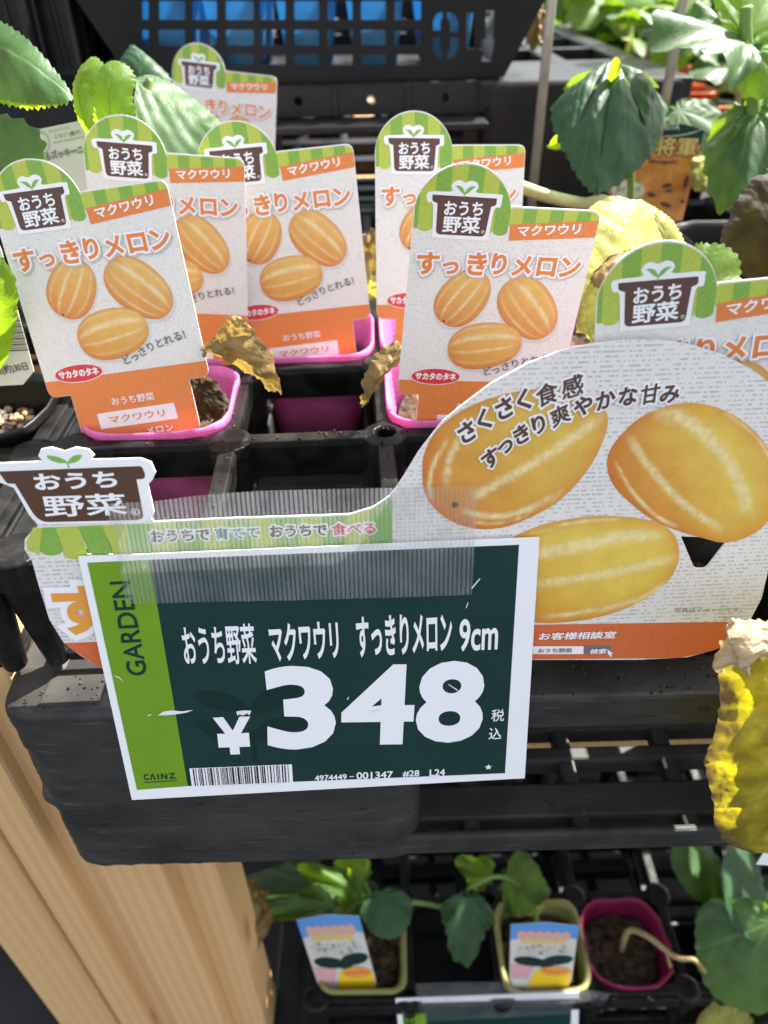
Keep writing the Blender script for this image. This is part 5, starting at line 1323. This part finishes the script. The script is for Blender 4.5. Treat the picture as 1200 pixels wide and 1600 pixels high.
for i, (x, y) in enumerate(far):
    hgt = rp.uniform(.10, .20)
    lab = ['loose green plant', 'leggy pale stemmed plant', 'leafy green plant', 'bright green young plant', 'bushy plant with yellow leaves', 'dense green plant', 'sprawling green plant', 'tall leafy plant', 'drooping green plant'][i]
    wh = ['in the front orange pot, nearest the slatted pallet deck', 'in the second orange pot of the front row', 'in the right orange pot of the front row', 'behind the pallet corner', 'in the middle of the far tray', 'far back in the middle of the far tray', 'at the far right of the tray', 'farthest back beside the pallet deck', 'at the right end of the far tray'][i]
    r_ = thing('leafy_plant', lab+' '+wh, 'plant', (x, y, -.17), group='plants in the far tray')
    tp_ = (x+rp.uniform(-.03, .03), y+rp.uniform(-.03, .03), -.17+hgt)
    addstem(r_, [(x, y, -.17), (x+rp.uniform(-.02, .02), y+rp.uniform(-.02, .02), -.17+hgt*.5), tp_], .005, .003, 'palestem')
    for j in range(8):
        f_ = .35+.65*j/7; b_ = Vector((x, y, -.17)).lerp(Vector(tp_), f_); a = rp.random()*6.28; l_ = rp.uniform(.045, .085)
        e = b_+Vector((math.cos(a)*l_*1.1, math.sin(a)*l_*1.1, rp.uniform(-.03, .035))); s0 = b_+(e-b_)*.4+Vector((0, 0, .008))
        addstem(r_, [b_, s0], .002, .0015, 'palestem', 'leaf_stalk')
        addleaf(r_, 'leaf', rp.choice(['leaf', 'leaf', 'leafbright', 'leafdark', 'leafyellow'] if i in (1, 4) else ['leaf', 'leaf', 'leafbright', 'leafbright']), s0, e+(e-b_)*.3, (rp.uniform(-.3, .3), rp.uniform(-.6, .1), 1), width=1.0, arch=.3, cup=.25, ripple=.12, seed=60+i*9+j, teeth=.05, nteeth=24, nr=8, na=70, lobes=.1)
# dead leaf hanging on the pallet edge
o_ = thing('dried_seedling', 'small withered sprig hanging over the rear pallet deck by the first rod', 'dried plant', V(838, 40, .95))
addleaf(o_, 'leaf', 'leafdry', V(842, 12, .95), V(836, 74, .93), (0, -.9, .4), width=.5, arch=.2, cup=.4, ripple=.15, seed=71, crumple=.15, ragged=.15, nr=10, na=80)
addstem(o_, [V(848, -40, .97), V(842, 12, .95)], .002, .0015, 'drystem')

# ================================================================== LOWER SHELF
LZ = -.826
c1, c2, c3 = atz(568, 1478, LZ), atz(845, 1478, LZ), atz(976, 1472, LZ)
pp = (c2.x-c1.x)/2
pallet(c1.x-.10, .75, c1.y-.075, 1.0, LZ-.082, .10, [(.12, .35)], M['pallet_rear'], 'black shelf pallet under the lower tray, in the shade')
seedling_tray(c1.x-pp*.5, c1.y-pp*.5, 6, 5, LZ-.002, 'black seedling tray on the shaded lower shelf', px=pp, py=pp)
pot('square_pot', 'cream pot on the lower shelf at left, with a tilted watermelon label', (c1.x, c1.y, LZ+.004), M['cream'], hw=.0425, seed=81, rnd=.02, soil=.016, rim=.003)
pot('square_pot', 'cream pot on the lower shelf next to the plum pot, with an upright watermelon label', (c2.x, c2.y, LZ+.004), M['cream'], hw=.0425, seed=82, rnd=.02, soil=.016, rim=.003)
pot('round_pot', 'plum coloured round pot with a bent bare stem, on the lower shelf', (c3.x, c3.y, LZ+.004), M['plum'], hw=.0425, seed=83, rnd=.036, soil=.024, wob=.003)
def fruit_label(quad, y, lean, label):
    f = Flat('fruit_label', label, 'plant label', quad[3], y, lean)
    def q(u, v):
        a = Vector(f(*quad[0]))*(1-u)+Vector(f(*quad[1]))*u; b = Vector(f(*quad[3]))*(1-u)+Vector(f(*quad[2]))*u; r = a*(1-v)+b*v; return (r.x, r.y)
    def QL(pts): return [q(*p) for p in pts]
    mb = MB(); mb.prism(QL([(0, .03), (.5, -.02), (1, .03), (1, 1), (.9, 1.25), (.1, 1.25), (0, 1)]), 0, .0005); f.root = mb.build('card', M['palecard'], f.root)
    mb = MB()
    mb.flat(QL([(.0, .03), (.5, -.02), (1, .03), (1, .26), (.5, .16), (0, .3)]), Y2, 0)
    for k in range(6): mb.flat(QL(ellipse(.17+k*.13, .20, .075, .075)), Y2*(2+k*.1), 1)
    for k in range(4): mb.flat(QL(ellipse(.24+k*.17, .30, .075, .055)), Y2*(3+k*.1), 2)
    for k in range(4): mb.flat(QL([(.12, .40+k*.045), (.88, .40+k*.045), (.88, .413+k*.045), (.12, .413+k*.045)]), Y2*2, 6)
    mb.flat(QL([(.02, .72), (.4, .74), (.3, 1.0), (.02, 1.0)]), Y2, 3)
    mb.flat(QL([(.25, 1.24), (.42, .82), (.7, .76), (.98, .8), (.98, 1.0), (.9, 1.24)]), Y2*2, 4)
    mb.flat(QL(ellipse(.31, .67, .25, .085, .1)), Y2*3, 5); mb.flat(QL(ellipse(.74, .63, .24, .085, -.15)), Y2*3.5, 5); mb.flat(QL(ellipse(.55, .71, .13, .06)), Y2*3.7, 5)
    mb.flat(QL(ellipse(.72, .83, .24, .085)), Y2*4, 7)
    rr = random.Random(len(label))
    for cx_, cy_, w_ in ((.31, .67, .20), (.74, .63, .20)):
        for k in range(-2, 3): mb.flat(QL(ribbon([(cx_+k*w_*.36, cy_-.06), (cx_+k*w_*.46+.012*rr.uniform(-1, 1), cy_), (cx_+k*w_*.36, cy_+.06)], .018)), Y2*(4.2+.02*k), 8)
    for k in range(7): mb.flat(QL(ellipse(.55+k*.055, .83+.02*rr.uniform(-1, 1), .018, .018)), Y2*5, 9)
    for k in range(26):
        x_, y_ = rr.uniform(.08, .9), .37+.045*rr.randrange(5); mb.flat(QL([(x_, y_), (x_+rr.uniform(.02, .07), y_+.004), (x_+.03, y_+.022), (x_, y_+.02)]), Y2*(2.2+.01*k), rr.choice((6, 5, 3)))
    for k in range(5): mb.flat(QL(ribbon([(.14+k*.15, .19), (.2+k*.15, .16), (.18+k*.15, .26), (.25+k*.15, .24)], .03)), Y2*(3.4+.02*k), 2)
    mb.build('print', [M['skyblue'], M['rose'], M['gold'], M['rose'], M['yolk'], M['dkgreen'], M['softgrey'], M['amber'], M['ink'], M['red']], f.root)
fruit_label([(462, 1434), (560, 1428), (588, 1535), (497, 1538)], c1.y-.034, .22, 'small fruit label tilted in the left cream pot of the lower shelf')
fruit_label([(798, 1442), (905, 1444), (893, 1532), (796, 1528)], c2.y-.034, .22, 'small fruit label standing upright in the cream pot beside the plum pot')
# second price card below
f = Flat('price_card', 'second dark green price card at the bottom edge, only its top showing', 'price card', (618, 1562), .292, .2)
mb = MB(); mb.prism(f.L([(618, 1561), (905, 1550), (900, 1760), (640, 1775)]), 0, .0008); f.root = mb.build('paper', M['cardwhite'], f.root)
mb = MB(); mb.flat(f.L([(627, 1572), (663, 1570.5), (690, 1765), (648, 1768)]), Y2, 0); mb.flat(f.L([(663, 1570.5), (893, 1561), (888, 1752), (690, 1765)]), Y2, 1); mb.build('printed_panel', [M['ltgreen'], M['dkgreen']], f.root)
mb = MB(); f.fit(mb, 'GARDEN', (657, 1650), (645, 1577), (641, 1650), 0, .012); mb.build('lettering', M['dkgreen'], f.root)
f2 = Flat('clear_tape', 'torn strip of clear tape holding the lower price card', 'tape', (650, 1560), .2895, .2)
mb = MB(); mb.flat(f2.L([(648, 1538), (700, 1534), (760, 1534), (905, 1545), (955, 1552), (940, 1570), (900, 1560), (890, 1585), (660, 1596)]), 0)
mb.build('strip', M['tape'], f2.root, recalc=False)
# corner of another card at the right
f = Flat('paper_card', 'corner of a white card at the right edge below the withered leaf', 'price card', (1190, 1350), .238, .1)
mb = MB(); mb.prism(f.L([(1197, 1327), (1204, 1190), (1420, 1180), (1400, 1366), (1182, 1351)]), 0, .0008); mb.build('paper', M['cardwhite'], f.root)
# plants on the lower shelf
def lowleaf(root, m, A, T, y0, y1, N_=(0, -.5, .85), **k):
    addleaf(root, 'leaf', m, V(A[0], A[1], y0), V(T[0], T[1], y1), N_, **k)
y0 = c1.y
q = thing('watermelon_seedling', 'leafy seedling with round green leaves in the left cream pot of the lower shelf', 'plant', (c1.x, c1.y, LZ-.012))
addstem(q, [(c1.x, c1.y, LZ-.012), V(585, 1440, y0+.03), V(572, 1385, y0+.05), V(540, 1360, y0+.05)], .003, .002, 'stem')
addstem(q, [V(580, 1420, y0+.03), V(640, 1410, y0+.02), V(700, 1420, y0+.02), V(725, 1430, y0)], .003, .002, 'stem')
lowleaf(q, 'leafdark', (598, 1398), (612, 1462), y0+.01, y0-.02, width=1.25, arch=.2, cup=.1, ripple=.08, seed=91)
lowleaf(q, 'leafbright', (560, 1400), (480, 1362), y0+.03, y0+.05, width=.55, arch=.2, cup=.2, ripple=.2, seed=92, lobes=.2)
lowleaf(q, 'leaf', (520, 1410), (415, 1425), y0+.02, y0+.0, width=.4, arch=.25, cup=.2, ripple=.25, seed=93, lobes=.25)
lowleaf(q, 'leafdark', (500, 1390), (395, 1385), y0+.04, y0+.06, width=.6, arch=.2, cup=.2, ripple=.15, seed=94, lobes=.15)
lowleaf(q, 'leafdark', (560, 1380), (570, 1430), y0+.06, y0+.03, width=1.1, arch=.2, cup=.2, ripple=.15, seed=95)
lowleaf(q, 'leafbright', (570, 1370), (530, 1340), y0+.05, y0+.06, width=.9, arch=.2, cup=.2, ripple=.2, seed=96)
lowleaf(q, 'leafdry', (395, 1400), (345, 1500), y0+.0, y0-.03, (-.2, -.8, .5), width=.6, arch=.2, cup=.6, ripple=.15, seed=97, crumple=.12, ragged=.12)
addstem(q, [V(560, 1400, y0+.03), V(480, 1400, y0+.03), V(395, 1402, y0)], .0022, .0015, 'stem')
q = thing('watermelon_seedling', 'seedling with a pointed leaf hanging over the empty cell on the lower shelf', 'plant', (c2.x, c2.y+.01, LZ-.012))
addstem(q, [(c2.x, c2.y+.01, LZ-.012), V(830, 1400, y0+.03), V(780, 1370, y0+.04), V(730, 1390, y0+.02)], .003, .002, 'stem')
lowleaf(q, 'leafdark', (735, 1405), (722, 1495), y0+.01, y0-.03, width=.85, arch=.2, cup=.25, ripple=.18, seed=101, lobes=.14, teeth=.05, nteeth=26)
lowleaf(q, 'leafyellow', (800, 1380), (845, 1420), y0+.05, y0+.03, width=1.0, arch=.2, cup=.2, ripple=.1, seed=102)
lowleaf(q, 'leaf', (790, 1375), (850, 1395), y0+.05, y0+.02, width=1.0, arch=.25, cup=.2, ripple=.12, seed=103)
lowleaf(q, 'leafbright', (765, 1372), (720, 1345), y0+.05, y0+.06, width=.8, arch=.2, cup=.2, ripple=.2, seed=104, lobes=.15)
q = thing('bare_stem', 'bent bare stem leaning out of the plum pot to the right', 'plant', (c3.x, c3.y, LZ-.02))
addstem(q, [(c3.x, c3.y, LZ-.02), V(982, 1455, y0-.0), V(1010, 1462, y0-.01), V(1055, 1495, y0-.03), V(1085, 1500, y0-.036), V(1104, 1522, y0-.042)], .0033, .0022, 'drystem')
addstem(q, [V(1040, 1483, y0-.025), V(1052, 1520, y0-.03), V(1075, 1535, y0-.035)], .0014, .001, 'drystem')
rx_ = V(1190, 1520, y0)
q = thing('watermelon_seedling', 'seedling with large rounded leaves at the lower right corner', 'plant', (V(1230, 1560, y0).x, y0, LZ-.03))
addstem(q, [q.location, V(1225, 1540, y0), V(1200, 1470, y0)], .004, .003, 'stem')
lowleaf(q, 'leaf', (1205, 1440), (1130, 1560), y0-.02, y0-.06, (-.1, -.6, .8), width=1.1, arch=.2, cup=.2, ripple=.06, seed=111)
lowleaf(q, 'leafyellow', (1190, 1570), (1105, 1600), y0-.03, y0-.07, (-.1, -.6, .8), width=1.0, arch=.2, cup=.2, ripple=.1, seed=112)
lowleaf(q, 'leaf', (1110, 1330), (1060, 1365), y0+.06, y0+.03, width=1.4, arch=.2, cup=.2, ripple=.06, seed=113)
lowleaf(q, 'leafdark', (1190, 1380), (1140, 1400), y0+.03, y0+.0, width=1.4, arch=.2, cup=.2, ripple=.06, seed=114)
lowleaf(q, 'leafdark', (1150, 1440), (1115, 1480), y0+.03, y0+.0, width=1.2, arch=.2, cup=.2, ripple=.06, seed=115)
# ---- denser greenery standing farther back on a dark bench
pallet(.345, 1.15, 1.58, 2.02, -.26, .14, [(.5, .7)], M['pallet_rear'], 'black pallet far back at the top right, crowded with green plants')
pallet(-.2, 1.15, 2.06, 2.4, -.26, .14, [(.2, .5)], M['pallet_rear'], 'farthest black pallet along the top right, mostly hidden by plants')
kinds = []
for k in range(2):
    x, y = back[k]
    r_ = thing('leafy_plant', '', 'plant', (x, y, -.18), group='crowded green plants at the back')
    pot_o = MB(); pot_o.rings([rsq(0, 0, .03, .01, -.079, 4), rsq(0, 0, .042, .012, 0, 4), rsq(0, 0, .039, .012, 0, 4), rsq(0, 0, .036, .012, -.01, 4)], True, True, True); pot_o.build('pot', M['blackpot'], r_)
    hgt = .26
    addstem(r_, [(x, y, -.185), (x+.01, y, -.10), (x-.01, y, -.18+hgt)], .004, .003, 'stem')
    for j in range(15):
        b_ = Vector((x, y, -.17+hgt*(.12+.88*j/14))); a = j*2.4+k; l_ = .085-.03*j/14
        e = b_+Vector((math.cos(a)*l_, math.sin(a)*l_, rp.uniform(-.035, .02))); s0 = b_.lerp(e, .4)+Vector((0, 0, .01))
        addleaf(r_, 'leaf', ['leaf', 'leafbright', 'leafdark'][(j+k) % 3], s0, e+(e-b_)*.45, (rp.uniform(-.3, .3), -.4, 1), width=1.05, arch=.3, cup=.25, ripple=.12, seed=200+k*20+j, teeth=.05, nteeth=24, nr=7, na=60, lobes=.1)
    kinds.append(r_)
for i, (x, y) in enumerate(back):
    o = kinds[i] if i < 2 else copy_tree(kinds[i % 2])
    o.location = (x, y, -.18); o.rotation_euler.z = i*2.1; sc__ = .85+.08*(i*5 % 6); o.scale = (sc__, sc__, sc__)
    tag(o, 'bushy green plant among the crowd standing at the back, top right', 'plant')

# ---- spilled soil on the trays and the pallet
cr = MB(); rc_ = random.Random(19)
def crumb(p, sz):
    n = 5; rings = [[Vector(p)+Vector((sz*math.sin(t)*math.cos(6.283*k/n+t)*rc_.uniform(.7, 1.2), sz*math.sin(t)*math.sin(6.283*k/n+t)*rc_.uniform(.7, 1.2), sz*.8*math.cos(t))) for k in range(n)] for t in (.4, 1.3, 2.4)]
    cr.rings(rings, True, True, True)
for i in range(420):
    if rc_.random() < .5: u, v = rc_.uniform(-.1, 4*PX), PY*rc_.randrange(0, 5)+rc_.uniform(-.004, .004)
    else: u, v = PX*rc_.randrange(0, 5)+rc_.uniform(-.004, .004), rc_.uniform(0, 5*PY)
    x, y = tray_xy(u, v)
    if u > 0: crumb((x, y, TZ+.0005), rc_.uniform(.0003, .0011))
for i in range(260):
    crumb((rc_.uniform(-.2, .3), rc_.uniform(.2475, .272), PZ+.0004), rc_.uniform(.0003, .001))
tag(cr.build('soil_crumbs', M['soil'], smooth=True), 'crumbs of spilled soil on the tray bars and pallet edge', 'soil', kind='stuff')
